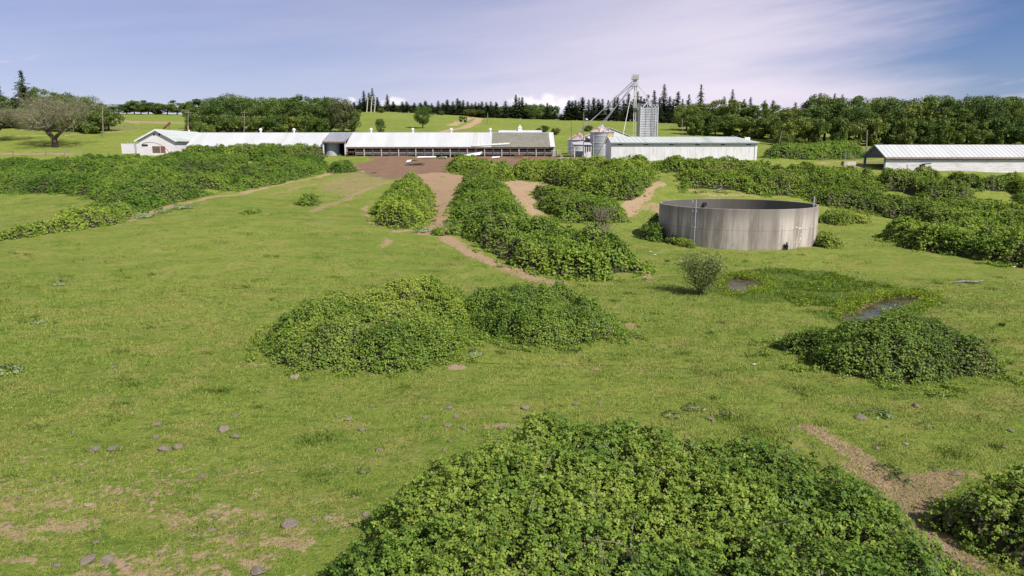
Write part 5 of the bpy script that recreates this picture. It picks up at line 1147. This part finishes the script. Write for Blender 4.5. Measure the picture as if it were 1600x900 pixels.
grove([(px, row, 358 + (6 if k % 2 else 0) + j(4)) for k, (px, row) in enumerate(wall_)], FIRS, 'fir_tree', 'tall dark conifer', 'in the stand behind the elevator', 'conifer', 'conifers of the dense stand', shape=9.)
grove([(px + j(3), 168 + j(5), 350 + j(2)) for px in range(886, 1075, 13)], FIRS[:2] + FIRS[3:4], 'fir_tree', 'lower dark conifer', 'fronting the dense conifer stand', 'conifer', 'lower conifers along the dense stand', shape=8.5)
grove([(px, row, 330 + j(4)) for px, row in [(1095,131),(1131,150),(1144,139),(1162,154),(1172,151),(1194,156),(1207,156),(1242,159),(1280,145),(1303,145),(1315,147)]], FIRS, 'fir_tree', 'conifer tip', 'above the oaks right of the tower', 'conifer', 'conifers rising above the oaks', shape=8.)
grove([(px, row, 318 + j(4)) for px, row in [(1085,178),(1098,175),(1112,176)]], FIRS, 'fir_tree', 'short dark conifer', 'behind the green oaks of the rise', 'conifer', 'short conifers behind the rise', shape=7.5)
for px, row, lb in ((575, 152, 'left of three bare pale trunks on the skyline'), (581.5, 150, 'middle of three bare pale trunks on the skyline'), (587, 151, 'right of three bare pale trunks on the skyline')):
    pole(px, row, 375., lb, r=.28, mat='pale_wood', name='dead_tree')
x = xcol(878, 170, 362)
# single trees on the meadow
x = xcol(660, 185, 250); tree('oak_tree', OAKS[2], x, 250, zrow(250, 165) - gz(x, 250), 'round dark oak alone on the meadow behind the long barn', 'oak tree', None, .98)
x = xcol(594.5, 195, 226); tree('round_shrub', BUSHY[0], x, 226, zrow(226, 187) - gz(x, 226) , 'round green shrub behind the long barn roof', 'shrub', None, .75)
for px, row, lb in ((720, 182, 'small dark shrub by the tan track on the meadow'), (727, 183, 'smaller shrub right of it by the tan meadow track')):
    x = xcol(px, 187, 300); tree('round_shrub', BUSHY[2], x, 300, max(1.6, zrow(300, row) - gz(x, 300)), lb, 'shrub', None, .9)
for px, row, Y, lb in ((560,174,345,'low green scrub at the left of the meadow crest'),(596,173.5,355,'low green scrub on the meadow crest below the pale trunks'),(690,175,360,'low green scrub right of the lone meadow oak'),(868,198,232,'dark scrub patch on the meadow right of the shingled roof'),(849,200,240,'paler scrub patch on the meadow right of the shingled roof'),(918,196,250,'small scrub patch on the meadow behind the small bin')):
    x = xcol(px, row, Y); o = tree('meadow_scrub', BUSHY[1], x, Y, 2.2, lb, 'shrub', None, 1.); o.scale = (o.scale[0] * 2.2, o.scale[1] * 1.3, o.scale[2])
for px, row, Y, H, lb in ((1228, 222, 200, 4., 'dark bush beside the leaning pole'), (1062, 200, 300, 4, 'dark bush at the right end of the conifer stand')):
    x = xcol(px, row, Y); tree('round_shrub', BUSHY[0], x, Y, H, lb, 'shrub', None, 1.)

# bare tree on the lawn: branches by recursion
def bare_tree(px, row_top, Y, label, seed, spread=1., buds=5200, hs=1., wide=20.):
    r = random.Random(seed); x = xcol(px, 230, Y); z = gz(x, Y); H = (zrow(Y, row_top) - z) * hs
    t = empty('bare_tree', (x, Y, z), label, 'tree'); tk = MB(); lm = MB(); tips = []
    def grow(mb, p, d, l, rad, depth):
        pts = [p]; q = p.copy(); dd = d.copy()
        for i in range(3):
            dd = (dd + Vector((r.uniform(-.22, .22), r.uniform(-.22, .22), r.uniform(-.06, .16)))).normalized(); q = q + dd * (l / 3); pts.append(q.copy())
        n = 6 if depth < 2 else 4 if depth < 3 else 3
        mb.tube(pts, [rad, rad * .85, rad * .7, rad * .55], n)
        if depth >= 3: tips.extend(pts[1:])
        if depth == 5: return
        for k in range((4, 4, 4, 4, 3)[depth]):
            f = r.uniform(.45, 1.); i = min(2, int(f * 3)); o = pts[i].lerp(pts[i + 1], f * 3 - i)
            ax = Vector((r.uniform(-1, 1), r.uniform(-1, 1), r.uniform(-.3, .45))).normalized()
            nd = (dd * r.uniform(.5, .9) + ax * r.uniform(.6, 1.0) * spread).normalized()
            grow(lm, o, nd, l * r.uniform(.6, .86), rad * .55 * r.uniform(.7, 1), depth + 1)
    for k, (a, tilt) in enumerate(((0, .75), (2.9, .8), (4.3, .4))):
        grow(tk, Vector((x, Y, z + H * .12)), Vector((math.cos(a) * tilt, math.sin(a) * tilt, .75)).normalized(), H * .31, H * .026, 0)
    tk.tube([(x, Y, z - .5), (x + .1, Y, z + H * .07), (x, Y, z + H * .16)], [H * .05, H * .038, H * .034], 8)
    tk.build('trunk', M['bark_dark'], t); lm.build('limb', M['cane'], t)
    rr_ = np.random.default_rng(seed); tp = np.array([tuple(p) for p in tips]); c = tp[rr_.integers(0, len(tp), buds)] + rr_.normal(0, .5, (buds, 3)) - np.array([0, 0, .35]); c[:, 2] = np.maximum(c[:, 2], z + 1.2)
    v = leaf_quads(c - np.array([x, Y, z]), unit(rr_.normal(size=(buds, 3))), rr_.uniform(.08, .30, buds), rr_, .3, .2)
    link('crown', quad_mesh('crown', v, np.clip(rr_.normal(.88, .2, buds), 0, 1), M['twig']), t)
    sx = wide / (np.percentile(tp[:, 0], 98) - np.percentile(tp[:, 0], 2)); t.scale = (sx, sx, H / (np.percentile(tp[:, 2], 99) - z))
bare_tree(86, 148, 197., 'wide bare limbed tree with dark forked trunk on the left lawn', 5, 1.15, 12000)
bare_tree(-8, 152, 205., 'tan bare limbed tree cut by the left edge of the view', 9, 1.0, 9000)

# shrub by the pond with stems
def leafy_shrub(px, row, top, label, seed, W=2.6, leaves=3200, mat='shrub', leaf=.13, name='leafy_shrub', dense=1.):
    r = np.random.default_rng(seed); x, y, z = G(px, row); H = zrow(y, top) - z
    t = empty(name, (x, y, z), label, 'shrub'); mb = MB(); ends = []
    for k in range(13):
        a = r.uniform(0, 6.28); rr_ = W * .5 * math.sqrt(r.uniform(.05, 1)); e = np.array([rr_ * math.cos(a), rr_ * math.sin(a), H * r.uniform(.6, .98) * (1 - .25 * (rr_ / W * 2) ** 2)]); ends.append(e)
        mb.tube([(x + e[0] * .06, y + e[1] * .06, z - .1), (x + e[0] * .35, y + e[1] * .35, z + e[2] * .5), (x + e[0], y + e[1], z + e[2])], [.035, .025, .008], 5)
    mb.build('stem', M['bark'], t)
    ends = np.array(ends); k = r.integers(0, len(ends), leaves); f = r.uniform(.32, 1.05, leaves)[:, None]
    c = ends[k] * np.concatenate([f * (.4 + .6 * f)] * 2 + [f], 1) + r.normal(0, W * .085, (leaves, 3)); c[:, 2] = np.maximum(c[:, 2], .1)
    v = leaf_quads(c, unit(r.normal(size=(leaves, 3)) + np.array([0, 0, .7])), leaf * r.uniform(.7, 1.3, leaves), r, .6, .2)
    link('foliage', quad_mesh('foliage', v, np.clip(r.normal(.62, .2, leaves), 0, 1), M[mat]), t)
leafy_shrub(1094, 460, 391, 'lone leafy shrub with several stems beside the murky brown pool', 3, 4.4, 7500)
leafy_shrub(878, 455, 433, 'dark sprig poking up behind the right joined thicket', 4, .5, 60, leaf=.16)
def bare_shrub(px, row, lab, seed):
    x, y, z = G(px, row); r = random.Random(seed); mb = MB()
    for k in range(26):
        a = r.uniform(0, 6.28); l = r.uniform(1.2, 3.0); d = Vector((math.cos(a) * .55, math.sin(a) * .55, r.uniform(.5, 1))).normalized(); p = Vector((x, y, z + .7)) + Vector((r.uniform(-1, 1), r.uniform(-.6, .6), 0))
        mb.tube([p, p + d * l * .5 + Vector((0, 0, .2)), p + d * l], [.045, .03, .012], 4)
        for q in range(3): o = p + d * l * r.uniform(.4, .8); mb.tube([o, o + Vector((r.uniform(-.6, .6), r.uniform(-.6, .6), r.uniform(.2, .7)))], [.022, .01], 3)
    tag(mb.build('dead_shrub', M['cane']), lab, 'dead shrub')
bare_shrub(938, 384, 'grey leafless shrub at the right shoulder of the long bramble bank', 2)
bare_shrub(943, 352, 'pale dead twigs above the leafless shrub on the bank', 3)

# ------------------------------------------------------------------ marsh plants, thistles, grass (uncountable or individual as the photo shows)
def in_any(x, y, polys, pad=0.):
    m = np.zeros(len(x), bool)
    for P in polys: 
        q = np.array(P); i = np.nonzero((x > q[:,0].min()-1) & (x < q[:,0].max()+1) & (y > q[:,1].min()-1) & (y < q[:,1].max()+1))[0]
        if len(i): m[i] |= sd_poly(x[i], y[i], P) > pad
    return m
def marsh():
    r = np.random.default_rng(77); P = wpoly([(1118,440),(1140,424),(1200,420),(1290,424),(1380,446),(1470,458),(1470,472),(1440,486),(1310,500),(1296,478),(1240,480),(1180,472),(1130,464)])
    q = np.array(P); n = 3200; x = r.uniform(q[:,0].min(), q[:,0].max(), n); y = r.uniform(q[:,1].min(), q[:,1].max(), n)
    k = (sd_poly(x, y, P) > 0) & ~in_any(x, y, (POND_A, POND_B), -.15)
    edge = np.maximum(sd_poly(x, y, POND_A), sd_poly(x, y, POND_B)); k &= (fbm(x / 3.2, y / 2.2, 91, 2) > .47) | (edge > -1.3)
    x, y, edge = x[k], y[k], edge[k]; c = []; s = []; tt = []
    for a, b, e in zip(x, y, edge):
        R_ = r.uniform(.22, .55) * (1.15 if e > -1.6 else .8); m = int(36 * R_ / .4); g = zf0(np.array([a]), np.array([b]))[0]
        d = unit(r.normal(size=(m, 3))); d[:, 2] = np.abs(d[:, 2]); p = np.array([a, b, g - .05]) + d * np.array([R_, R_, R_ * 1.0]) * r.uniform(.5, 1, (m, 1)); c.append(p); base = r.normal(.55, .18) + (.18 if e > -2 else -.12)
        tt.append(np.clip(r.normal(base, .12, m), 0, 1)); s.append(r.uniform(.08, .2, m))
    c = np.concatenate(c); v = leaf_quads(c, unit(r.normal(size=(len(c), 3)) + np.array([0, 0, .9])), np.concatenate(s), r, .45, .2)
    tag(link('marsh_plants', quad_mesh('marsh_plants', v, np.concatenate(tt), M['marsh'])), 'bright yellow-green marsh plants crowding around the two pools', 'marsh plants', kind='stuff')
marsh()
def thistle(px, row, R_, label, seed, mat='thistle', n=130, flat=.6):
    r = np.random.default_rng(seed); x, y, z = G(px, row); a = r.uniform(0, 6.28, n); f = np.sqrt(r.uniform(.02, 1, n)); cl = fbm(x + f * np.cos(a) * 3, y + f * np.sin(a) * 3, seed, 2)
    c = np.stack([R_ * f * np.cos(a), R_ * f * np.sin(a), R_ * flat * (1 - f * .7) * r.uniform(.2, 1, n) + .03], 1); k = cl > .38; c = c[k]
    v = leaf_quads(c, unit(np.stack([np.cos(a[k]) * .6, np.sin(a[k]) * .6, np.full(k.sum(), .8)], 1) + r.normal(0, .3, (k.sum(), 3))), R_ * r.uniform(.22, .42, k.sum()), r, .35, .3)
    o = link('weed_clump', quad_mesh('weed_clump', v, r.uniform(0, 1, len(c)), M[mat])); o.location = (x, y, z); tag(o, label, 'weed', 'weed clumps in the pasture')
for k, (px, row, s, lb, mt) in enumerate([
    (1373,650,.55,'pale grey-green thistle patch upper right of the nearest thicket','thistle'),(740,556,.55,'pale thistle rosette in the gap below the joined thickets','thistle'),(1388,652,.3,'small thistle just right of the pale patch','thistle'),
    (1446,668,.32,'pale green weed in grass right of the thistle patch','thistle'),(8,583,.8,'pale thistle patch cut by the left edge','thistle'),(1385,738,.5,'dark leafy weed lying along the eroded path','shrub'),(1400,752,.45,'leafy weed at the lower end of the eroded path','shrub'),
    (1460,735,.22,'small weed above the bare earth patch','shrub'),(568,738,.28,'small dark weed between stones left of the nearest thicket','shrub'),(1085,640,.5,'leafy weed patch above the nearest thicket','shrub'),(1050,650,.45,'leafy weed patch touching the top of the nearest thicket','shrub'),(1137,648,.35,'leafy weed right of the patch above the nearest thicket','shrub'),
    (705,352,1.,'pale weeds at the right edge of the dirt track','thistle'),(660,362,1.2,'pale weeds below the tapering clump','thistle'),(285,326,1.6,'wide pale weed patch below the left bramble slope','thistle'),(225,340,1.4,'pale weed patch at the left end of the streaked bank','thistle'),(255,332,1.3,'pale weeds between the two patches below the left slope','thistle'),
    (645,251,1.2,'grey-green weed clump on the yard right of the scrap heap','thistle'),(690,248,1.3,'grey-green bush in the yard before the roofing sheets','thistle'),(95,445,.7,'faint pale weed patch in the left pasture','thistle'),(60,505,.5,'faint pale weeds lower in the left pasture','thistle'),
    (775,265,1.6,'dark weeds at the barn front right of the tilted sheet','shrub'),(585,271,.8,'single dark green weed on the brown yard','shrub')]): thistle(px, row, s, lb, 300 + k, mt, n=150 if s < .9 else 260)
def grass():
    r = np.random.default_rng(5); n = 400000; rr_ = r.random(n); Y0, Y1 = 12.5, 60.; y = Y0 * (Y1 / Y0) ** rr_; u = r.uniform(-.92, .92, n); x = u * y
    k = ~in_any(x, y, BR_POLYS, .3) & ~in_any(x, y, (POND_A, POND_B), -.2); x, y = x[k], y[k]
    k = fbm(x / 1.1, y / 1.1, 61, 3) > .36; x, y = x[k], y[k]
    # tufts of ranker darker grass
    cx = []; cy = []
    for i in range(230):
        b = 13 * (70 / 13) ** r.random(); a = r.uniform(-.9, .9) * b; m = int(r.integers(25, 90)); s = r.uniform(.12, .4); cx.append(a + r.normal(0, s, m)); cy.append(b + r.normal(0, s * .8, m))
    for i in range(900):
        bb = 50 * (185 / 50) ** r.random(); a = r.uniform(-.8, .55) * bb; m = int(r.integers(12, 40)); s = r.uniform(.25, .9); cx.append(a + r.normal(0, s * 1.3, m)); cy.append(bb + r.normal(0, s, m))
    for px, row, s, m in ((345,612,.28,260),(510,686,.4,300),(480,690,.3,160),(185,632,.25,120),(1180,676,.5,350),(1490,712,.4,260),(720,520,1.2,500),(745,515,1.,400),(210,602,.25,120),(800,500,.5,100),(1140,655,.5,200),(500,745,.35,150)):
        a, b = hit(px, row); cx.append(a + r.normal(0, s, m)); cy.append(b + r.normal(0, s * .8, m))
    tx = np.concatenate(cx); ty = np.concatenate(cy); kk = ~in_any(tx, ty, BR_POLYS, .3); tx, ty = tx[kk], ty[kk]
    X = np.concatenate([x, tx]); Y = np.concatenate([y, ty]); m = len(X); tall = np.concatenate([np.zeros(len(x)), np.ones(len(tx))])
    z = zf(X, Y); sc = np.clip(Y / 22, .8, 2.0); h = np.where(tall > 0, r.uniform(.10, .22, m), r.uniform(.04, .11, m)) * np.sqrt(sc); w = r.uniform(.006, .013, m) * sc
    a = r.uniform(0, 6.28, m); ln = r.uniform(.3, 1.1, m) * h; b2 = a + r.uniform(1, 2.2, m)
    p = np.stack([X, Y, z - .01], 1); t = np.stack([np.cos(b2) * w, np.sin(b2) * w, np.zeros(m)], 1); l = np.stack([np.cos(a) * ln, np.sin(a) * ln, h], 1)
    v = np.stack([p - t, p + t, p + t * .5 + l * .65, p + l * np.array([1.15, 1.15, .95])], 1).reshape(-1, 3)
    tint = np.clip(np.where(tall > 0, r.uniform(.25, .8, m), r.uniform(0, .25, m)), 0, 1)
    gm = quad_mesh('grass', v, tint, M['grass']); at_ = gm.attributes.new('dry', 'FLOAT', 'POINT'); at_.data.foreach_set('value', np.repeat(np.clip(r.normal(.15, .35, m), 0, .9) * (1 - tall), 4).astype(np.float32))
    tag(link('grass', gm), 'short grazed grass with ranker green tufts', 'grass', kind='stuff')
grass()

# ------------------------------------------------------------------ stones
def stone_mesh(seed):
    r = np.random.default_rng(seed); bm = bmesh.new(); bmesh.ops.create_icosphere(bm, subdivisions=3, radius=.5)
    off = r.uniform(0, 50, 3); cut = [(unit(r.normal(size=3)), r.uniform(.26, .4)) for _ in range(9)]
    for v in bm.verts:
        p = np.array(v.co)
        for n, d in cut:
            e = p @ n - d
            if e > 0: p = p - n * e * .85
        f = 1 + .16 * (fbm(p[0] * 3 + off[0], p[1] * 3 + p[2] * 2 + off[1], seed, 3) - .5); v.co = Vector(p * f) * 1.2
    me = bpy.data.meshes.new('stone'); bm.to_mesh(me); bm.free(); return me
SM = [stone_mesh(s) for s in range(7)]
STONES = [(138,877,26),(168,879,22),(404,894,24),(455,821,26),(491,814,10),(512,810,12),(315,746,16),(366,683,17),(349,673,20),(244,684,13),(245,665,15),(255,703,18),(277,700,17),(147,704,18),(175,702,17),(115,677,9),(543,657,14),(527,651,7),(565,673,13),(593,704,11),(423,725,8),(368,650,10),(232,782,12),(138,790,13),(363,817,9),(337,809,11),(150,850,10),(332,830,12),(572,805,15),(177,575,9),(461,591,14),(381,570,7),(47,759,6),(30,779,8),(310,840,8),(89,887,14),(251,870,9),(280,886,7),(198,886,6),(380,856,9),
 (700,639,14),(712,652,13),(700,667,13),(725,670,11),(820,639,14),(582,636,8),(566,674,8),(592,703,10),(694,704,9),(785,670,14),(703,690,9),(900,633,11),(665,653,10),(937,633,9),(854,647,10),
 (1369,702,13),(1415,695,10),(1238,673,8),(1431,636,13),(1343,654,18),(1388,668,8),(1492,742,15),(1451,817,15),(1470,857,13),(1109,657,14),(1084,638,9),(1567,699,11),(1579,674,10),(1502,879,7),(1495,864,7),(1405,794,10),(1482,866,8),(887,547,11),(905,552,8),(1000,577,6),(925,578,8),(1115,661,8),(1075,637,10),(1448,803,8),(1490,851,6),(1548,768,9)]
SPEC = {(138,877):'largest grey stone at the lower left corner',(168,879):'grey stone just right of the largest one in the lower left',(404,894):'rounded grey stone on the bottom edge of the view',(455,821):'broad grey stone in bare soil left of the nearest thicket',(491,814):'small grey stone right of the broad one in bare soil',(512,810):'small reddish stone right of the broad one in bare soil',(315,746):'single dark flat stone in mid lower-left grass',
 (366,683):'lower stone of the grey pair in the left grass',(349,673):'upper flat stone of the grey pair in the left grass',(244,684):'round grey stone below a flat one in the left grass',(245,665):'flat stone above a round one in the left grass',(255,703):'left one of two flat stones side by side',(277,700):'right one of two flat stones side by side',(147,704):'left one of two brownish stones far left',(175,702):'right one of two brownish stones far left',(138,790):'pale tan stone in the lower left grass',(461,591):'pale flat stone below the left joined thicket',
 (543,657):'pale topped stone among small ones left of centre',(820,639):'grey stone just above the tip of the nearest thicket',(785,670):'low stone on a bare patch at the thicket edge',(572,805):'round stone against the left edge of the nearest thicket',(700,639):'top stone of the group left of the thicket tip',(712,652):'middle stone of the group left of the thicket tip',(700,667):'bottom stone of the group left of the thicket tip',
 (1415,695):'pale round stone in grass right of the eroded path',(1369,702):'purplish grey stone right of the eroded path',(1343,654):'long flat grey stone near the thistle patch',(1431,636):'grey stone in open grass right of the thistle patch',(1492,742):'grey stone at the top of the bare earth patch',(1451,817):'tan boulder on bare earth beside the corner bush',(1470,857):'tan boulder lower on the bare earth by the corner bush',(1109,657):'purplish stone above the right part of the nearest thicket',(1084,638):'white topped stone above the nearest thicket',(887,547):'pale stone below the right joined thicket'}
TAN = {(1451,817),(1470,857),(1502,879),(1495,864),(1482,866),(138,790),(461,591),(1415,695),(1490,851),(512,810)}
for k, (px, row, w) in enumerate(STONES):
    x, y, z = G(px, row); d = math.hypot(y, CZ); s = w / F * d * .92; o = bpy.data.objects.new('field_stone', SM[k % 7]); C.objects.link(o)
    o.location = (x, y, z + s * .07); o.scale = (s, s * random.uniform(.7, 1.), s * random.uniform(.38, .62)); o.rotation_euler = (j(.15), j(.15), random.uniform(0, 6.28))
    if not o.data.materials: o.data.materials.append(M['rock'])
    if (px, row) in TAN: o.material_slots[0].link = 'OBJECT'; o.material_slots[0].material = M['rock_pale']
    far_ = 'left' if px < 620 else 'middle' if px < 1000 else 'right'
    lab = SPEC.get((px, row)) or {'left': 'small grey fieldstone half sunk in the lower-left pasture grass', 'middle': 'small grey fieldstone in grass between the thickets', 'right': 'small stone in the right pasture or on its bare earth'}[far_]
    tag(o, lab, 'stone', {'left': 'small stones of the left pasture', 'middle': 'small stones of the middle pasture', 'right': 'small stones of the right pasture'}[far_] if (px, row) not in SPEC else 'larger fieldstones')
bm_ = bpy.data.meshes

# ------------------------------------------------------------------ sky, sun, camera
SUN_AZ, SUN_EL = R(135), R(45)
w = bpy.data.worlds.new('World'); SC.world = w; w.use_nodes = True; nt = w.node_tree; bg = nt.nodes['Background']
sky = N(nt, 'ShaderNodeTexSky'); sky.sky_type = 'NISHITA'; sky.sun_disc = False; sky.sun_elevation = SUN_EL; sky.sun_rotation = SUN_AZ; sky.air_density = 1.0; sky.dust_density = .1; sky.ozone_density = 3.0; sky.altitude = 80
tc = N(nt, 'ShaderNodeTexCoord'); sp_ = N(nt, 'ShaderNodeSeparateXYZ'); L(nt, tc.outputs['Generated'], sp_.inputs[0])
zz = math_(nt, 'MAXIMUM', sp_.outputs['Z'], 0.); den = math_(nt, 'ADD', zz, .09)
cbn = N(nt, 'ShaderNodeCombineXYZ'); px_ = math_(nt, 'DIVIDE', sp_.outputs['X'], den); py_ = math_(nt, 'DIVIDE', sp_.outputs['Y'], den)
L(nt, px_, cbn.inputs[0]); L(nt, py_, cbn.inputs[1])
def nmap(scale, rot, sc, detail, rough, off=(0, 0, 0)):
    mp = N(nt, 'ShaderNodeMapping'); mp.inputs['Rotation'].default_value = (0, 0, rot); mp.inputs['Scale'].default_value = scale; mp.inputs['Location'].default_value = off
    L(nt, cbn.outputs[0], mp.inputs['Vector']); return noise(nt, mp.outputs[0], sc, detail, rough)
az = math_(nt, 'DIVIDE', sp_.outputs['X'], math_(nt, 'MAXIMUM', sp_.outputs['Y'], .05))
cb2 = N(nt, 'ShaderNodeCombineXYZ'); L(nt, az, cb2.inputs[0]); L(nt, math_(nt, 'ADD', math_(nt, 'MULTIPLY', sp_.outputs['Z'], 9.), math_(nt, 'MULTIPLY', az, -.9)), cb2.inputs[1]); n_fine = noise(nt, cb2.outputs[0], 2.3, 7, .62); n_big = nmap((.6, 1., 1), .15, .42, 3, .5, (3.1, 1.7, 0)); n_wisp = noise(nt, cb2.outputs[0], 1.6, 6, .6)
# broad thin veil, open blue on the right and upper left
edge_ = math_(nt, 'ADD', math_(nt, 'ADD', az, math_(nt, 'MULTIPLY', zz, .75)), math_(nt, 'MULTIPLY_ADD', n_wisp, .5, -.25))
veil = math_(nt, 'SUBTRACT', 1., sstep(nt, edge_, .36, .80))
left = math_(nt, 'SUBTRACT', 1., math_(nt, 'MULTIPLY', sstep(nt, math_(nt, 'ADD', math_(nt, 'MULTIPLY', az, -.8), math_(nt, 'MULTIPLY_ADD', n_big, .5, math_(nt, 'MULTIPLY', zz, 1.6))), .20, .75), .6))
veil = math_(nt, 'MULTIPLY', math_(nt, 'MULTIPLY', veil, left), math_(nt, 'MULTIPLY_ADD', sstep(nt, math_(nt, 'MULTIPLY_ADD', n_fine, .4, math_(nt, 'MULTIPLY', n_big, .6)), .3, .65), .42, .52))
wisp = math_(nt, 'MULTIPLY', sstep(nt, n_fine, .53, .76), .55)
low_ = math_(nt, 'MULTIPLY', math_(nt, 'SUBTRACT', 1., sstep(nt, zz, .0, .16)), math_(nt, 'SUBTRACT', .62, math_(nt, 'MULTIPLY', sstep(nt, az, .2, .6), .5)))
tot = math_(nt, 'MINIMUM', math_(nt, 'MAXIMUM', math_(nt, 'MAXIMUM', veil, wisp), low_), .95)
blue = mixc(nt, 1., sky.outputs[0], (.58, .64, .90), 'MULTIPLY')
col = mixc(nt, tot, blue, (9.7, 8.7, 10.0))
# small far cumulus heads near the horizon
nc_ = N(nt, 'ShaderNodeTexNoise'); nc_.inputs['Scale'].default_value = 44; nc_.inputs['Detail'].default_value = 8; L(nt, tc.outputs['Generated'], nc_.inputs['Vector'])
def puff(px, row, wdt, hgt):
    a0 = (px - 800) / F / .98; z0 = math.tan(PITCH * -1 + math.atan((450 - row) / F))
    dx = math_(nt, 'MULTIPLY', math_(nt, 'SUBTRACT', az, a0), F / wdt); dz = math_(nt, 'MULTIPLY', math_(nt, 'SUBTRACT', sp_.outputs['Z'], z0), F / hgt)
    d = math_(nt, 'SQRT', math_(nt, 'ADD', math_(nt, 'MULTIPLY', dx, dx), math_(nt, 'MULTIPLY', dz, dz)))
    return math_(nt, 'SUBTRACT', 1., sstep(nt, math_(nt, 'ADD', d, math_(nt, 'MULTIPLY_ADD', nc_.outputs['Fac'], 4.2, -2.1)), .3, 1.15))
cum = None
for a in ((846, 166, 52, 15), (868, 164, 30, 12), (825, 160, 30, 8), (628, 161, 22, 5), (562, 158, 10, 5)):
    p = puff(*a); cum = p if cum is None else math_(nt, 'MAXIMUM', cum, p)
col = mixc(nt, math_(nt, 'MULTIPLY', cum, .72), col, (11.6, 11.2, 11.8))
L(nt, col, bg.inputs['Color']); bg.inputs['Strength'].default_value = .075
ld = bpy.data.lights.new('sun', 'SUN'); ld.energy = 4.6; ld.angle = R(.55); ld.color = (1., .955, .88)
lo = bpy.data.objects.new('sun', ld); C.objects.link(lo)
sv = Vector((math.sin(SUN_AZ) * math.cos(SUN_EL), math.cos(SUN_AZ) * math.cos(SUN_EL), math.sin(SUN_EL))); lo.rotation_euler = sv.to_track_quat('Z', 'Y').to_euler(); lo.location = (40, -30, 60)
cd = bpy.data.cameras.new('camera'); cam = bpy.data.objects.new('camera', cd); C.objects.link(cam)
cam.location = (0, 0, CZ); cam.rotation_euler = (math.pi / 2 - PITCH, 0, 0); cd.sensor_width = 36; cd.lens = 36 * F / 1600; cd.clip_start = .1; cd.clip_end = 6000
SC.camera = cam
SC.view_settings.view_transform = 'Standard'; SC.view_settings.look = 'None'; SC.view_settings.exposure = EXPOSURE; SC.view_settings.gamma = 1
SC.cycles.max_bounces = 6; SC.cycles.diffuse_bounces = 3; SC.cycles.transmission_bounces = 3; SC.cycles.transparent_max_bounces = 4
